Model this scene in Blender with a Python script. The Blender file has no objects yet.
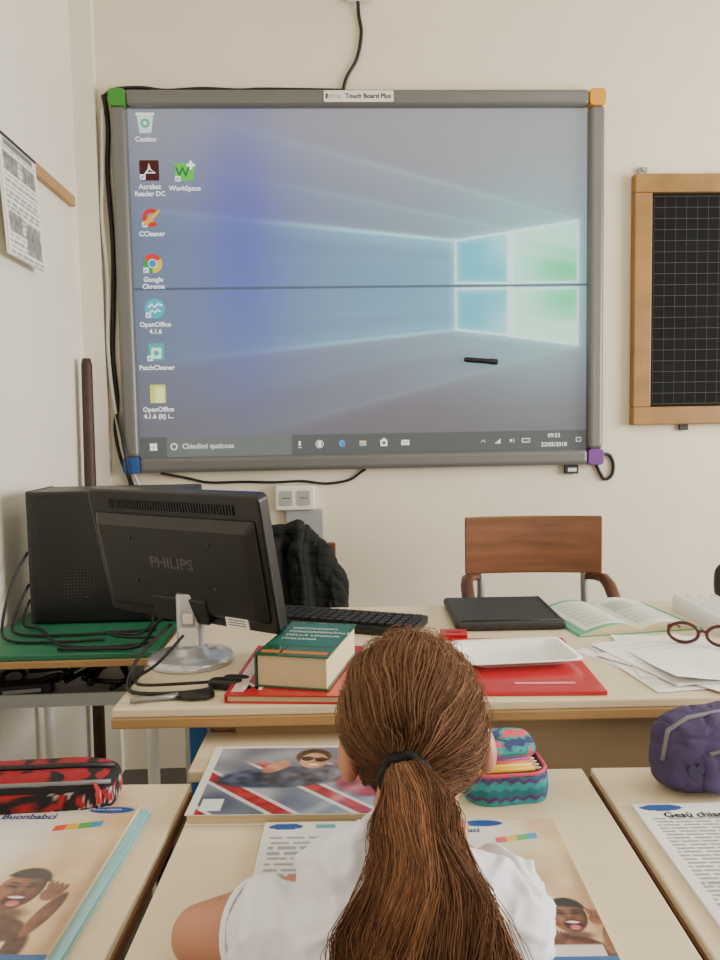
import bpy, math, random
import numpy as np
from mathutils import Matrix, Vector, Euler, noise
random.seed(7); np.random.seed(7)
rnd=random.random
pi=math.pi
scene=bpy.context.scene
def s2l(c):
    c=c/255.0
    return c/12.92 if c<=0.04045 else ((c+0.055)/1.055)**2.4
def lin(c): return (s2l(c[0]),s2l(c[1]),s2l(c[2]),1.0)
def mix(a,b,t):
    t=max(0.0,min(1.0,t)); return tuple(a[i]*(1-t)+b[i]*t for i in range(3))
def sstep(a,b,x):
    t=max(0.0,min(1.0,(x-a)/(b-a))); return t*t*(3-2*t)
def T(x,y,z): return Matrix.Translation((x,y,z))
def R(d,a): return Matrix.Rotation(math.radians(d),4,a)
FRONT=R(90,'X')

# ---------------------------------------------------------------- materials
MATS={}
def mat(name,col=(200,200,200),rough=0.6,metal=0.0,var=0.06,scale=8.0,bump=0.0,bscale=60.0,spec=0.5,attr=False,emit=0.0,stretch=None,coat=0.0,basek=1.0,sss=0.0):
    if name in MATS: return MATS[name]
    m=bpy.data.materials.new(name); m.use_nodes=True
    nt=m.node_tree; N=nt.nodes; L=nt.links
    bs=N['Principled BSDF']
    bs.inputs['Roughness'].default_value=rough
    bs.inputs['Metallic'].default_value=metal
    bs.inputs['Specular IOR Level'].default_value=spec
    bs.inputs['Coat Weight'].default_value=coat
    if sss:
        bs.inputs['Subsurface Weight'].default_value=sss; bs.inputs['Subsurface Scale'].default_value=0.01
    tc=N.new('ShaderNodeTexCoord'); mp=N.new('ShaderNodeMapping')
    L.new(tc.outputs['Object'],mp.inputs['Vector'])
    if stretch: mp.inputs['Scale'].default_value=stretch
    no=N.new('ShaderNodeTexNoise'); no.inputs['Scale'].default_value=scale; no.inputs['Detail'].default_value=5
    L.new(mp.outputs['Vector'],no.inputs['Vector'])
    if attr:
        at=N.new('ShaderNodeAttribute'); at.attribute_name='Col'
        src=at.outputs['Color']
    else:
        rg=N.new('ShaderNodeRGB'); rg.outputs[0].default_value=lin(col); src=rg.outputs[0]
    mr=N.new('ShaderNodeMapRange'); mr.inputs['From Min'].default_value=0.3; mr.inputs['From Max'].default_value=0.7
    mr.inputs['To Min'].default_value=1-var; mr.inputs['To Max'].default_value=1+var*0.5
    L.new(no.outputs['Fac'],mr.inputs['Value'])
    vm=N.new('ShaderNodeVectorMath'); vm.operation='SCALE'
    L.new(src,vm.inputs[0]); L.new(mr.outputs['Result'],vm.inputs['Scale'])
    out=vm.outputs['Vector']
    if basek!=1.0:
        v2=N.new('ShaderNodeVectorMath'); v2.operation='SCALE'; v2.inputs['Scale'].default_value=basek
        L.new(out,v2.inputs[0]); L.new(v2.outputs['Vector'],bs.inputs['Base Color'])
    else: L.new(out,bs.inputs['Base Color'])
    if emit>0:
        L.new(out,bs.inputs['Emission Color']); bs.inputs['Emission Strength'].default_value=emit
    if bump>0:
        n2=N.new('ShaderNodeTexNoise'); n2.inputs['Scale'].default_value=bscale; n2.inputs['Detail'].default_value=4
        L.new(mp.outputs['Vector'],n2.inputs['Vector'])
        bp=N.new('ShaderNodeBump'); bp.inputs['Strength'].default_value=bump; bp.inputs['Distance'].default_value=0.002
        L.new(n2.outputs['Fac'],bp.inputs['Height']); L.new(bp.outputs['Normal'],bs.inputs['Normal'])
    MATS[name]=m
    return m
mat('plaster',(233,222,200),0.9,var=0.06,scale=2.5,bump=0.25,bscale=90)
mat('plaster_left',(230,223,208),0.9,var=0.06,scale=2.5,bump=0.25,bscale=90)
mat('ceiling_paint',(228,224,212),0.9)
mat('floor_tile',(84,78,74),0.5,var=0.35,scale=60)
mat('laminate',(230,214,182),0.34,var=0.06,scale=5,stretch=(1,6,1))
mat('edge_wood',(118,80,52),0.5,var=0.2,scale=12)
mat('panel_beige',(160,136,102),0.6,var=0.08,scale=6,stretch=(1,6,6))
mat('wood_frame',(152,110,52),0.5,var=0.25,scale=14)
mat('rail_wood',(180,140,92),0.55,var=0.12,scale=10)
mat('ply_brown',(126,82,54),0.4,var=0.34,scale=5,stretch=(1,1,9),coat=0.2)
mat('arm_wood',(84,50,34),0.4,var=0.2,scale=12)
mat('dark_red',(80,22,30),0.3,var=0.1)
mat('dark_wood',(62,42,34),0.6,var=0.25,scale=15)
mat('chrome',(190,190,190),0.3,0.9)
mat('grey_metal',(150,152,152),0.4,0.6)
mat('alu_frame',(112,112,110),0.45,0.3,var=0.04)
mat('plastic_black',(20,20,22),0.42,var=0.1,scale=30)
mat('plastic_black_gloss',(15,15,18),0.3,var=0.1,scale=30)
mat('plastic_dark',(40,40,44),0.5)
mat('plastic_mid',(30,30,33),0.5)
mat('logo_grey',(72,72,78),0.4)
mat('key_black',(28,28,30),0.5)
mat('cable_black',(14,14,15),0.5)
mat('cable_white',(205,200,190),0.5)
mat('plastic_white',(232,229,220),0.4)
mat('plastic_silver',(200,204,210),0.16,0.45)
mat('tray_grey',(170,172,172),0.4,0.2)
mat('green_top',(36,112,80),0.5,var=0.1,scale=15)
mat('c_green',(60,140,44),0.5); mat('c_orange',(220,150,26),0.5); mat('c_blue',(36,80,150),0.5); mat('c_purple',(110,52,140),0.5)
mat('blue_leg',(36,104,176),0.4); mat('teal_dark',(30,62,68),0.5)
mat('paper',(246,245,241),0.8,var=0.03)
mat('pages',(214,196,156),0.8,var=0.15,scale=40,stretch=(1,1,25))
mat('print',attr=True,rough=0.45,var=0.02)
mat('printmatte',attr=True,rough=0.8,var=0.03)
mat('glossprint',attr=True,rough=0.2,var=0.02,coat=0.3)
mat('fabric',attr=True,rough=0.85,var=0.15,scale=60,bump=0.5,bscale=300)
mat('screen',attr=True,rough=0.55,var=0.02,scale=3,emit=1.08,basek=0.3,spec=0.3)
mat('slate',(15,17,16),0.85,var=0.25,scale=6,spec=0.2)
mat('slate_line',(58,56,50),0.8)
mat('skin',(190,132,104),0.5,var=0.07,scale=25,sss=0.1)
mat('shirt',(234,235,244),0.85,var=0.04,scale=12,bump=0.5,bscale=30)
mat('denim',(50,60,90),0.9,var=0.15,scale=40)
mat('hair',attr=True,rough=0.75,var=0.08,scale=20,spec=0.12)
mat('hair_under',(74,52,40),0.9,var=0.2,scale=30,spec=0.05)
mat('hair_tie',(18,14,16),0.85,bump=0.8,bscale=150)
mat('jacket',(26,28,26),0.82,var=0.2,scale=20,bump=0.4,bscale=50,spec=0.25)
mat('zip',(20,20,22),0.5)
mat('zip_grey',(120,118,124),0.4)
mat('red_cover',(190,24,34),0.3,var=0.06,coat=0.3)
mat('pink_lining',(206,70,104),0.8,bump=0.4,bscale=80)
mat('leather_black',(38,37,40),0.5,var=0.15,scale=40,bump=0.5,bscale=200)
mat('lamp_white',(250,250,245),0.5)
mat('eye_white',(230,228,222),0.3); mat('eye_dark',(35,22,16),0.2)

# ---------------------------------------------------------------- builder
class B:
    def __init__(s):
        s.v=[];s.f=[];s.m=[];s.sm=[];s.c=[];s.ms=[]
    def mi(s,n):
        if n not in s.ms: s.ms.append(n)
        return s.ms.index(n)
    def add(s,vs,fs,mt,col=None,M=None,smooth=False):
        o=len(s.v); k=s.mi(mt)
        const=None
        if col is None: const=(1,1,1,1)
        elif not callable(col): const=col if len(col)==4 else lin(col)
        for p in vs:
            if const is None:
                c=col(Vector(p)); c=lin(c)
            else: c=const
            if M is not None: p=M@Vector(p)
            s.v.append((p[0],p[1],p[2])); s.c.append(c)
        for f in fs:
            s.f.append(tuple(o+i for i in f)); s.m.append(k); s.sm.append(smooth)
        return s
    def box(s,c,z,mt,M=None,col=None):
        x,y,w=z[0]/2,z[1]/2,z[2]/2
        vs=[(c[0]+a*x,c[1]+b*y,c[2]+d*w) for d in(-1,1) for b in(-1,1) for a in(-1,1)]
        return s.add(vs,[(0,2,3,1),(4,5,7,6),(0,1,5,4),(2,6,7,3),(0,4,6,2),(1,3,7,5)],mt,col,M)
    def prism(s,poly,z0,z1,mt,M=None,col=None):
        n=len(poly)
        vs=[(p[0],p[1],z0) for p in poly]+[(p[0],p[1],z1) for p in poly]
        fs=[tuple(range(n))[::-1],tuple(range(n,2*n))]+[(i,(i+1)%n,n+(i+1)%n,n+i) for i in range(n)]
        return s.add(vs,fs,mt,col,M)
    def rrect(s,c,sx,sy,r,z0,z1,mt,M=None,col=None,n=5):
        P=[]
        for k,(a,b) in enumerate([(1,1),(-1,1),(-1,-1),(1,-1)]):
            for i in range(n+1):
                t=(k+i/n)*pi/2
                P.append((c[0]+a*(sx/2-r)+r*math.cos(t),c[1]+b*(sy/2-r)+r*math.sin(t)))
        return s.prism(P,z0,z1,mt,M,col)
    def tube(s,pts,r,mt,n=8,col=None,M=None,flat=1.0):
        pts=[Vector(p) for p in pts]; K=len(pts)
        vs=[];fs=[]
        up=None
        for i,p in enumerate(pts):
            t=(pts[min(i+1,K-1)]-pts[max(i-1,0)])
            if t.length<1e-9: t=Vector((0,0,1))
            t.normalize()
            if up is None:
                up=Vector((0,0,1)) if abs(t.z)<0.9 else Vector((0,1,0))
            a=t.cross(up)
            if a.length<1e-6: a=t.orthogonal()
            a.normalize(); b=a.cross(t).normalized(); up=b
            rr=r[i] if isinstance(r,(list,tuple)) else r
            for j in range(n):
                q=2*pi*j/n
                vs.append(p+a*math.cos(q)*rr+b*math.sin(q)*rr*flat)
        for i in range(K-1):
            for j in range(n):
                fs.append((i*n+j,i*n+(j+1)%n,(i+1)*n+(j+1)%n,(i+1)*n+j))
        fs.append(tuple(range(n))[::-1]); fs.append(tuple(range((K-1)*n,K*n)))
        return s.add(vs,fs,mt,col,M,True)
    def cyl(s,a,b,r,mt,n=20,M=None,col=None,r2=None):
        return s.tube([a,b],[r,r if r2 is None else r2],mt,n,col,M)
    def ell(s,c,r,mt,M=None,col=None,nu=24,nv=14,e1=1.0,e2=1.0):
        def pw(x,e): return math.copysign(abs(x)**e,x)
        vs=[];fs=[]
        for i in range(1,nv):
            ph=-pi/2+pi*i/nv
            for j in range(nu):
                th=2*pi*j/nu
                vs.append((c[0]+r[0]*pw(math.cos(ph),e1)*pw(math.cos(th),e2),c[1]+r[1]*pw(math.cos(ph),e1)*pw(math.sin(th),e2),c[2]+r[2]*pw(math.sin(ph),e1)))
        for i in range(nv-2):
            for j in range(nu):
                fs.append((i*nu+j,i*nu+(j+1)%nu,(i+1)*nu+(j+1)%nu,(i+1)*nu+j))
        a=len(vs); vs.append((c[0],c[1],c[2]-r[2])); vs.append((c[0],c[1],c[2]+r[2]))
        for j in range(nu):
            fs.append((a,(j+1)%nu,j)); fs.append((a+1,(nv-2)*nu+j,(nv-2)*nu+(j+1)%nu))
        return s.add(vs,fs,mt,col,M,True)
    def cap(s,a,b,r0,r1,mt='skin'):
        a=Vector(a);b=Vector(b)
        s.tube([a,b],[r0,r1],mt,16); s.ell(a,(r0,)*3,mt,nu=16,nv=10); s.ell(b,(r1,)*3,mt,nu=16,nv=10)
        return s
    def grid(s,w,h,nx,ny,fn,mt,M=None):
        k=s.mi(mt); o=len(s.v)
        for j in range(ny+1):
            for i in range(nx+1):
                u=i/nx;v=j/ny
                p=(-w/2+u*w,h/2-v*h,0)
                if M is not None: p=(M@Vector(p))[:]
                s.v.append(p); s.c.append(lin(fn(u,v)))
        for j in range(ny):
            for i in range(nx):
                a=o+j*(nx+1)+i; s.f.append((a,a+nx+1,a+nx+2,a+1)); s.m.append(k); s.sm.append(False)
        return s
    def text(s,t,size,x,y,mt,M=None,col=None,al='LEFT',z=0.0,bold=0.0,ext=0.0,sx=1.0):
        cu=bpy.data.curves.new('t','FONT'); cu.body=t; cu.size=size; cu.align_x=al; cu.align_y='CENTER'
        cu.resolution_u=3; cu.offset=bold; cu.extrude=ext
        o=bpy.data.objects.new('t',cu); me=o.to_mesh()
        vs=[(p.co.x*sx+x,p.co.y+y,p.co.z+z) for p in me.vertices]; fs=[tuple(p.vertices) for p in me.polygons]
        o.to_mesh_clear(); bpy.data.objects.remove(o); bpy.data.curves.remove(cu)
        return s.add(vs,fs,mt,col,M)
    def mesh(s,name):
        me=bpy.data.meshes.new(name); me.from_pydata(s.v,[],s.f)
        for n in s.ms: me.materials.append(MATS[n])
        me.polygons.foreach_set('material_index',s.m); me.polygons.foreach_set('use_smooth',s.sm)
        at=me.color_attributes.new('Col','FLOAT_COLOR','POINT')
        at.data.foreach_set('color',[x for c in s.c for x in c])
        me.update(); return me
def link(o): scene.collection.objects.link(o); return o
def props(o,label=None,category=None,group=None,kind=None):
    if label:o['label']=label
    if category:o['category']=category
    if group:o['group']=group
    if kind:o['kind']=kind
def root(name,label,category,loc=(0,0,0),rz=0,group=None):
    o=bpy.data.objects.new(name,None); o.empty_display_size=0.05; link(o)
    o.location=loc; o.rotation_euler=(0,0,math.radians(rz)); props(o,label,category,group); return o
def obj(b,name,parent=None,label=None,category=None,loc=(0,0,0),rot=(0,0,0),bevel=0,kind=None,group=None,seg=2):
    o=bpy.data.objects.new(name,b.mesh(name)); link(o)
    o.location=loc; o.rotation_euler=tuple(math.radians(a) for a in rot)
    if parent:o.parent=parent
    props(o,label,category,group,kind)
    if bevel:
        md=o.modifiers.new('Bevel','BEVEL'); md.width=bevel; md.segments=seg; md.limit_method='ANGLE'; md.angle_limit=math.radians(40)
    return o
def remesh(b,name,vox,mt,smooth=6,fn=None,**k):
    o=bpy.data.objects.new('tmp',b.mesh('tmp')); link(o)
    md=o.modifiers.new('r','REMESH'); md.mode='VOXEL'; md.voxel_size=vox
    md=o.modifiers.new('s','SMOOTH'); md.iterations=smooth; md.factor=0.5
    dg=bpy.context.evaluated_depsgraph_get(); me=bpy.data.meshes.new_from_object(o.evaluated_get(dg))
    bpy.data.objects.remove(o)
    if fn:
        nn=[v.normal.copy() for v in me.vertices]
        for v,n in zip(me.vertices,nn): v.co+=n*fn(v.co,n)
    me.materials.clear(); me.materials.append(MATS[mt])
    for p in me.polygons:p.use_smooth=True; p.material_index=0
    me.name=name
    o=bpy.data.objects.new(name,me); link(o)
    if k.get('parent'):o.parent=k['parent']
    props(o,k.get('label'),k.get('category'),None,k.get('kind'))
    return o

# ---------------------------------------------------------------- room
XL,XR,YB,YF,ZC=-0.82,3.3,2.6,-2.2,3.05
def struct(name,c,s,mt):
    return obj(B().box(c,s,mt),name,kind='structure')
struct('floor',((XL+XR)/2,(YB+YF)/2,-0.05),(XR-XL+0.4,YB-YF+0.4,0.1),'floor_tile')
struct('ceiling',((XL+XR)/2,(YB+YF)/2,ZC+0.05),(XR-XL+0.4,YB-YF+0.4,0.1),'ceiling_paint')
struct('wall_back',((XL+XR)/2,YB+0.05,ZC/2),(XR-XL+0.2,0.1,ZC),'plaster')
struct('wall_left',(XL-0.05,(YB+YF)/2,ZC/2),(0.1,YB-YF,ZC),'plaster_left')
struct('wall_right',(XR+0.05,(YB+YF)/2,ZC/2),(0.1,YB-YF,ZC),'plaster')
struct('wall_front',((XL+XR)/2,YF-0.05,ZC/2),(XR-XL+0.2,0.1,ZC),'plaster')
struct('trim_1',(XL+0.035,YB-0.015,ZC/2),(0.07,0.03,ZC),'plaster_left')
obj(B().box((XL+0.009,(0.0+2.5)/2,1.930),(0.018,2.5,0.033),'rail_wood'),'trim_2',kind='structure',bevel=0.002)
b=B()
for dy in(-1.2,-0.4,0.4,1.2): b.box((XR-0.02,.9+dy,1.55),(0.04,0.06,1.7),'plastic_white')
for dz in(-0.85,0.85): b.box((XR-0.02,.9,1.55+dz),(0.04,2.46,0.06),'plastic_white')
obj(b,'window_1',kind='structure')
def area(name,loc,rot,sx,sy,p,col):
    l=bpy.data.lights.new(name,'AREA'); l.shape='RECTANGLE'; l.size=sx; l.size_y=sy; l.energy=p; l.color=col
    o=bpy.data.objects.new(name,l); link(o); o.location=loc; o.rotation_euler=rot; return o
area('window_daylight',(XR-0.06,0.9,1.5),(0,math.radians(86),0),1.3,2.2,168,(1.0,0.98,0.94))
area('rear_fill',(1.2,YF+0.1,1.6),(math.radians(90),0,0),2.2,1.2,12,(1.0,0.97,0.92))  # added fill lamp behind the camera; this wall has no window
r=root('added_ceiling_light','added white rectangular ceiling fixture, out of view','ceiling light',(1.2,0.8,ZC))  # unseen fixture, added to house the warm fill lamp
obj(B().box((0,0,-0.03),(0.3,1.2,0.06),'lamp_white'),'added_housing',r)
area('ceiling_fill',(1.2,0.8,ZC-0.07),(0,0,0),0.28,1.15,9,(1.0,0.92,0.80))  # added warm fill from overhead, out of view
w=bpy.data.worlds.new('World'); scene.world=w; w.use_nodes=True
w.node_tree.nodes['Background'].inputs[0].default_value=(0.8,0.85,0.9,1); w.node_tree.nodes['Background'].inputs[1].default_value=0.3

# ---------------------------------------------------------------- interactive whiteboard
BX0,BX1,BZ0,BZ1=-0.700,0.942,1.050,2.306
bw=root('interactive_whiteboard','grey-framed interactive whiteboard showing a computer desktop, mounted on wall','whiteboard',((BX0+BX1)/2,YB,(BZ0+BZ1)/2))
W=BX1-BX0;Hh=BZ1-BZ0;fw=0.052;fd=0.045
b=B()
b.box((0,-fd/2,Hh/2-fw/2),(W-2*fw,fd,fw),'alu_frame'); b.box((0,-fd/2,-Hh/2+fw/2),(W-2*fw,fd,fw),'alu_frame')
b.box((-W/2+fw/2,-fd/2,0),(fw,fd,Hh-2*fw),'alu_frame'); b.box((W/2-fw/2,-fd/2,0),(fw,fd,Hh-2*fw),'alu_frame')
obj(b,'frame',bw,bevel=0.014,seg=3)
for (a,c,m,nm) in((-1,1,'c_green','green'),(1,1,'c_orange','orange'),(-1,-1,'c_blue','blue'),(1,-1,'c_purple','purple')):
    b=B(); M=T(a*(W/2-fw/2),-fd-0.001,c*(Hh/2-fw/2))@FRONT
    b.rrect((0,0),fw+0.004,fw+0.004,0.014,-fd,0.0,m,M)
    o=obj(b,'corner_cap',bw,label=nm+' plastic corner cap',bevel=0.003)
SW=W-2*fw+0.004;SH=Hh-2*fw+0.004
def seg(u,v,a,b_):
    ax,ay=a;bx,by=b_;dx,dy=bx-ax,by-ay
    dx*=1.32;  t=((u-ax)*1.32*dx+(v-ay)*dy)/(dx*dx+dy*dy); t=max(0,min(1,t))
    return math.hypot((u-ax)*1.32-t*dx,(v-ay)-t*dy)
Q1=[(.706,.378),(.823,.355),(.823,.502),(.706,.500)]
Q2=[(.834,.351),(.98,.322),(.98,.500),(.834,.502)]
Q3=[(.706,.518),(.823,.518),(.823,.655),(.706,.636)]
Q4=[(.834,.518),(.98,.518),(.98,.686),(.834,.659)]
def inq(u,v,Q):
    (a,t0),(b_,t1),_,_=Q; bt0=Q[3][1];bt1=Q[2][1]
    if u<a or u>b_: return False
    k=(u-a)/(b_-a); return t0+(t1-t0)*k<=v<=bt0+(bt1-bt0)*k
def scr(u,v):
    c=mix((104,107,124),(146,147,156),u)
    c=mix(c,(162,159,160),sstep(.4,0,v)*.6)
    c=mix(c,(104,99,105),sstep(.60,.95,v)*.85)
    def beam(c,ux,y0,y1,s0,s1,colr,amp,lc,la,lb,sf=.010):
        if u>=ux: return c
        d=ux-u; yo=y0-d*s0; y2=y1+d*s1; sf=sf*(1+3*d)
        k=sstep(yo-sf,yo+sf,v)*sstep(y2+sf,y2-sf,v)
        e=math.exp(-max(0,v-yo)/.09)+math.exp(-max(0,y2-v)/.09)
        c=mix(c,colr,k*amp*(.25+u)*(.5+.6*min(1,e)))
        f=sstep(-.05,.8,u); w1=.0045*(1+2*d)
        c=mix(c,lc,la*f*math.exp(-((v-yo)/w1)**2)+.35*la*f*math.exp(-((v-yo-.012)/(.02+.03*d))**2))
        c=mix(c,lc,lb*f*math.exp(-((v-y2)/w1)**2)+.35*lb*f*math.exp(-((v-y2+.012)/(.02+.03*d))**2))
        return c
    c=beam(c,.98,.322,.686,.36,.34,(124,168,192),.28,(170,208,218),.26,.12,.02)
    c=beam(c,.836,.351,.658,.27,.25,(110,164,194),.24,(160,208,222),.22,.06,.02)
    c=beam(c,.706,.378,.636,.14,.13,(90,162,204),.50,(176,236,244),.85,.5)
    c=beam(c,.706,.44,.576,.045,.045,(98,176,212),.2,(150,212,228),.10,.10,.03)
    pv=sstep(-.2,.35,v)*sstep(1.05,.4,v)
    c=mix(c,(88,92,182),(.40*math.exp(-((u-.235)/.075)**2)+.34*math.exp(-((u-.24)/.17)**2))*pv)
    g=math.exp(-(((u-.88)*1.32/.22)**2+((v-.49)/.26)**2))
    c=mix(c,(132,216,208),.62*g)
    if inq(u,v,Q1): c=mix(c,mix((82,196,222),(158,232,238),sstep(.74,.82,u)*sstep(.5,.38,v)),.8)
    if inq(u,v,Q3): c=mix(c,mix((88,192,220),(158,230,236),sstep(.74,.82,u)*sstep(.5,.64,v)),.75)
    if inq(u,v,Q2): c=mix((176,246,218),(92,218,152),sstep(.84,.95,u)*sstep(.36,.46,v))
    if inq(u,v,Q4): c=mix((184,250,216),(104,222,160),sstep(.84,.96,u)*sstep(.66,.54,v))
    if u>.834 and (inq(u,v,Q2) or inq(u,v,Q4)):
        for (ax,ay,bx,by) in((.834,.40,.98,.44),(.834,.351,.98,.40),(.834,.60,.98,.63),(.834,.659,.98,.62)):
            e_=seg(u,v,(ax,ay),(bx,by)); c=mix(c,(214,252,232),.35*math.exp(-(e_/.012)**2))
    e=9
    for Q in(Q1,Q2,Q3,Q4):
        for i in range(4): e=min(e,seg(u,v,Q[i],Q[(i+1)%4]))
    c=mix(c,(214,255,255),.95*math.exp(-(e/.0024)**2)+.30*math.exp(-(e/.014)**2))
    if .823<u<.834 and .35<v<.66: c=mix(c,(235,255,254),.75)
    if abs(v-.509)<.0042: c=mix(c,(66,80,92),.75)
    if v>.94:
        c=mix(c,(82,86,84),.88)
        if .06<u<.335: c=mix(c,(108,114,112),.8)
    return c
b=B(); M=T(0,-0.012,0)@FRONT
b.grid(SW,SH,380,288,scr,'screen',M)
def UV(u,v): return (-SW/2+u*SW,SH/2-v*SH)
WHT=(240,244,240)
def ic(kind,u,v):
    x,y=UV(u,v);z=.001
    def rr(cx,cy,sx,sy,r,c,z0=z): b.rrect((x+cx,y+cy),sx,sy,r,z0,z0+.0004,'screen',M,c)
    def disc(cx,cy,r_,c,z0=z,a0=0,a1=360):
        n=20;P=[(x+cx+r_*math.cos(math.radians(a0+(a1-a0)*i/n)),y+cy+r_*math.sin(math.radians(a0+(a1-a0)*i/n))) for i in range(n+(1 if a1-a0<360 else 0))]
        if a1-a0<360:P.append((x+cx,y+cy))
        b.prism(P,z0,z0+.0004,'screen',M,c)
    if kind=='bin':
        b.prism([(x-.027,y+.026),(x-.019,y-.033),(x+.019,y-.033),(x+.027,y+.026)],z,z+.0004,'screen',M,(205,222,222))
        disc(0,-.002,.015,(80,170,140),z+.0006); disc(0,-.002,.007,(205,222,222),z+.0012)
        rr(0,.028,.062,.008,.003,(235,240,238),z+.0006)
    if kind=='acro':
        rr(0,0,.064,.066,.004,(64,16,20)); 
        b.tube([(x-.018,y-.018,z+.002),(x-.002,y+.004,z+.002),(x-.001,y+.02,z+.002),(x+.004,y+.002,z+.002),(x+.02,y-.008,z+.002),(x-.012,y-.008,z+.002)],.0022,'screen',6,WHT,M)
    if kind=='work':
        rr(0,0,.062,.056,.006,(86,190,60)); b.text('W',.044,x-.006,y-.002,'screen',M,(30,110,60),'CENTER',z+.001,.001)
        rr(.022,.022,.028,.009,.001,(244,252,244),z+.0014); rr(.022,.022,.009,.028,.001,(244,252,244),z+.0014)
    if kind=='cc':
        disc(0,0,.030,(200,45,35),z,40,310); disc(0,0,.015,(140,140,150),z+.0006,40,310)
        b.tube([(x-.022,y-.022,z+.002),(x+.028,y+.024,z+.002)],[.009,.004],'screen',6,(225,170,60),M)
    if kind=='chr':
        disc(0,0,.032,(205,55,45),z,30,150); disc(0,0,.032,(50,150,70),z,150,270); disc(0,0,.032,(225,190,50),z,270,390)
        disc(0,0,.015,(235,235,235),z+.0006); disc(0,0,.012,(60,120,210),z+.0012)
    if kind=='oo':
        disc(0,0,.034,(60,170,188)); b.tube([(x-.022,y+.004,z+.002),(x-.009,y+.014,z+.002),(x,y+.004,z+.002),(x+.011,y+.016,z+.002),(x+.025,y+.010,z+.002)],.0036,'screen',6,WHT,M)
        b.tube([(x-.018,y-.014,z+.002),(x-.008,y-.006,z+.002),(x,y-.014,z+.002),(x+.009,y-.005,z+.002),(x+.018,y-.010,z+.002)],.003,'screen',6,WHT,M)
    if kind=='patch':
        rr(0,0,.052,.058,.004,(60,170,160)); rr(0,-.004,.034,.036,.004,(215,240,235),z+.0006); disc(0,-.004,.009,(60,170,160),z+.0012)
    if kind=='fold':
        rr(0,0,.052,.062,.004,(204,214,90)); rr(.006,-.004,.03,.05,.003,(238,240,170),z+.0006)
    if kind not in('bin','fold'):
        rr(-.022,-.022,.018,.018,.002,(235,238,240),z+.0018); b.tube([(x-.027,y-.027,z+.0028),(x-.018,y-.018,z+.0028)],.0016,'screen',5,(50,90,160),M)
def tx(t,u,v,s=.022,al='CENTER',c=WHT,bold=.0006):
    x,y=UV(u,v); b.text(t,s,x,y,'screen',M,c,al,.001,bold)
for k,u,v,ls in(('bin',.038,.040,['Cestino']),('acro',.043,.173,['Acrobat','Reader DC']),('work',.118,.178,['WorkSpace']),('cc',.044,.306,['CCleaner']),('chr',.043,.436,['Google','Chrome']),('oo',.044,.565,['OpenOffice','4.1.6']),('patch',.044,.690,['PatchCleaner']),('fold',.044,.812,['OpenOffice','4.1.6 (it) i...'])):
    ic(k,u,v)
    for i,t in enumerate(ls): tx(t,u,v+.046+i*.02)
x,y=UV(.03,.968)
for a in(-1,1):
    for c in(-1,1): b.rrect((x+a*.0065,y+c*.0065),.0115,.0115,.001,.001,.0014,'screen',M,WHT)
def ring(u,v,r_,c=WHT,w_=.002):
    x,y=UV(u,v); b.tube([(x+r_*math.cos(i*pi/8),y+r_*math.sin(i*pi/8),.002) for i in range(17)],w_,'screen',5,c,M)
ring(.075,.968,.010); tx('Chiedimi qualcosa',.093,.968,.024,'LEFT',(205,210,205))
x,y=UV(.353,.968); b.rrect((x,y+.003),.007,.018,.0034,.001,.0014,'screen',M,WHT); b.rrect((x,y-.011),.012,.002,.0009,.001,.0014,'screen',M,WHT)
x,y=UV(.397,.968); b.rrect((x,y),.013,.02,.004,.001,.0014,'screen',M,WHT); ring(.397,.968,.013,WHT,.001)
tx('e',.447,.964,.046,'CENTER',(70,150,225),.0012)
x,y=UV(.494,.968); b.rrect((x,y),.024,.018,.002,.001,.0014,'screen',M,(215,195,110)); b.rrect((x,y-.004),.024,.009,.002,.0016,.002,'screen',M,(120,180,200))
x,y=UV(.541,.968); b.rrect((x,y),.024,.022,.002,.001,.0014,'screen',M,WHT); b.rrect((x,y),.01,.01,.001,.0016,.002,'screen',M,(80,90,90)); b.rrect((x,y+.013),.01,.006,.002,.001,.0014,'screen',M,WHT)
x,y=UV(.589,.968); b.rrect((x,y),.028,.018,.002,.001,.0014,'screen',M,WHT); b.tube([(x-.012,y+.007,.0025),(x,y-.002,.0025),(x+.012,y+.007,.0025)],.0011,'screen',5,(90,90,90),M)
x,y=UV(.765,.968); b.tube([(x-.008,y-.004,.002),(x,y+.004,.002),(x+.008,y-.004,.002)],.0012,'screen',5,WHT,M)
x,y=UV(.797,.968)
for i in range(4): b.rrect((x-.006+i*.005,y-.008+i*.002),.0035,.004+i*.004,.0005,.001,.0014,'screen',M,WHT)
x,y=UV(.828,.968); b.rrect((x,y),.008,.009,.001,.001,.0014,'screen',M,WHT); b.tube([(x+.008,y-.007,.002),(x+.011,y,.002),(x+.008,y+.007,.002)],.001,'screen',5,WHT,M)
x,y=UV(.862,.968); b.rrect((x,y),.028,.015,.002,.001,.0014,'screen',M,WHT); b.rrect((x,y),.023,.010,.001,.0016,.002,'screen',M,(100,100,98))
tx('09:33',.926,.955,.020,bold=.0003); tx('22/05/2018',.926,.982,.020,bold=.0003)
x,y=UV(.982,.968); b.rrect((x,y),.018,.016,.002,.001,.0014,'screen',M,WHT); b.rrect((x,y),.014,.012,.001,.0016,.002,'screen',M,(100,100,98))
obj(b,'screen',bw,label='projected desktop with icons and glowing window emblem')
b=B(); M=T(-0.005,-fd-0.0005,Hh/2-fw/2)@FRONT
b.rrect((0,0),.23,.036,.004,0,.002,'plastic_white',M); b.text('eTrac',.018,-.1,0,'print',M,(90,90,90),'LEFT',.0025); b.text('Touch Board Plus',.021,-.045,0,'print',M,(25,25,28),'LEFT',.0025,.0006)
b.prism([(-.108,-.008),(-.103,-.008),(-.101,.008),(-.108,.008)],.002,.0026,'print',M,(30,30,30))
obj(b,'name_plate',bw,label='white maker label with black lettering')
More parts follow.
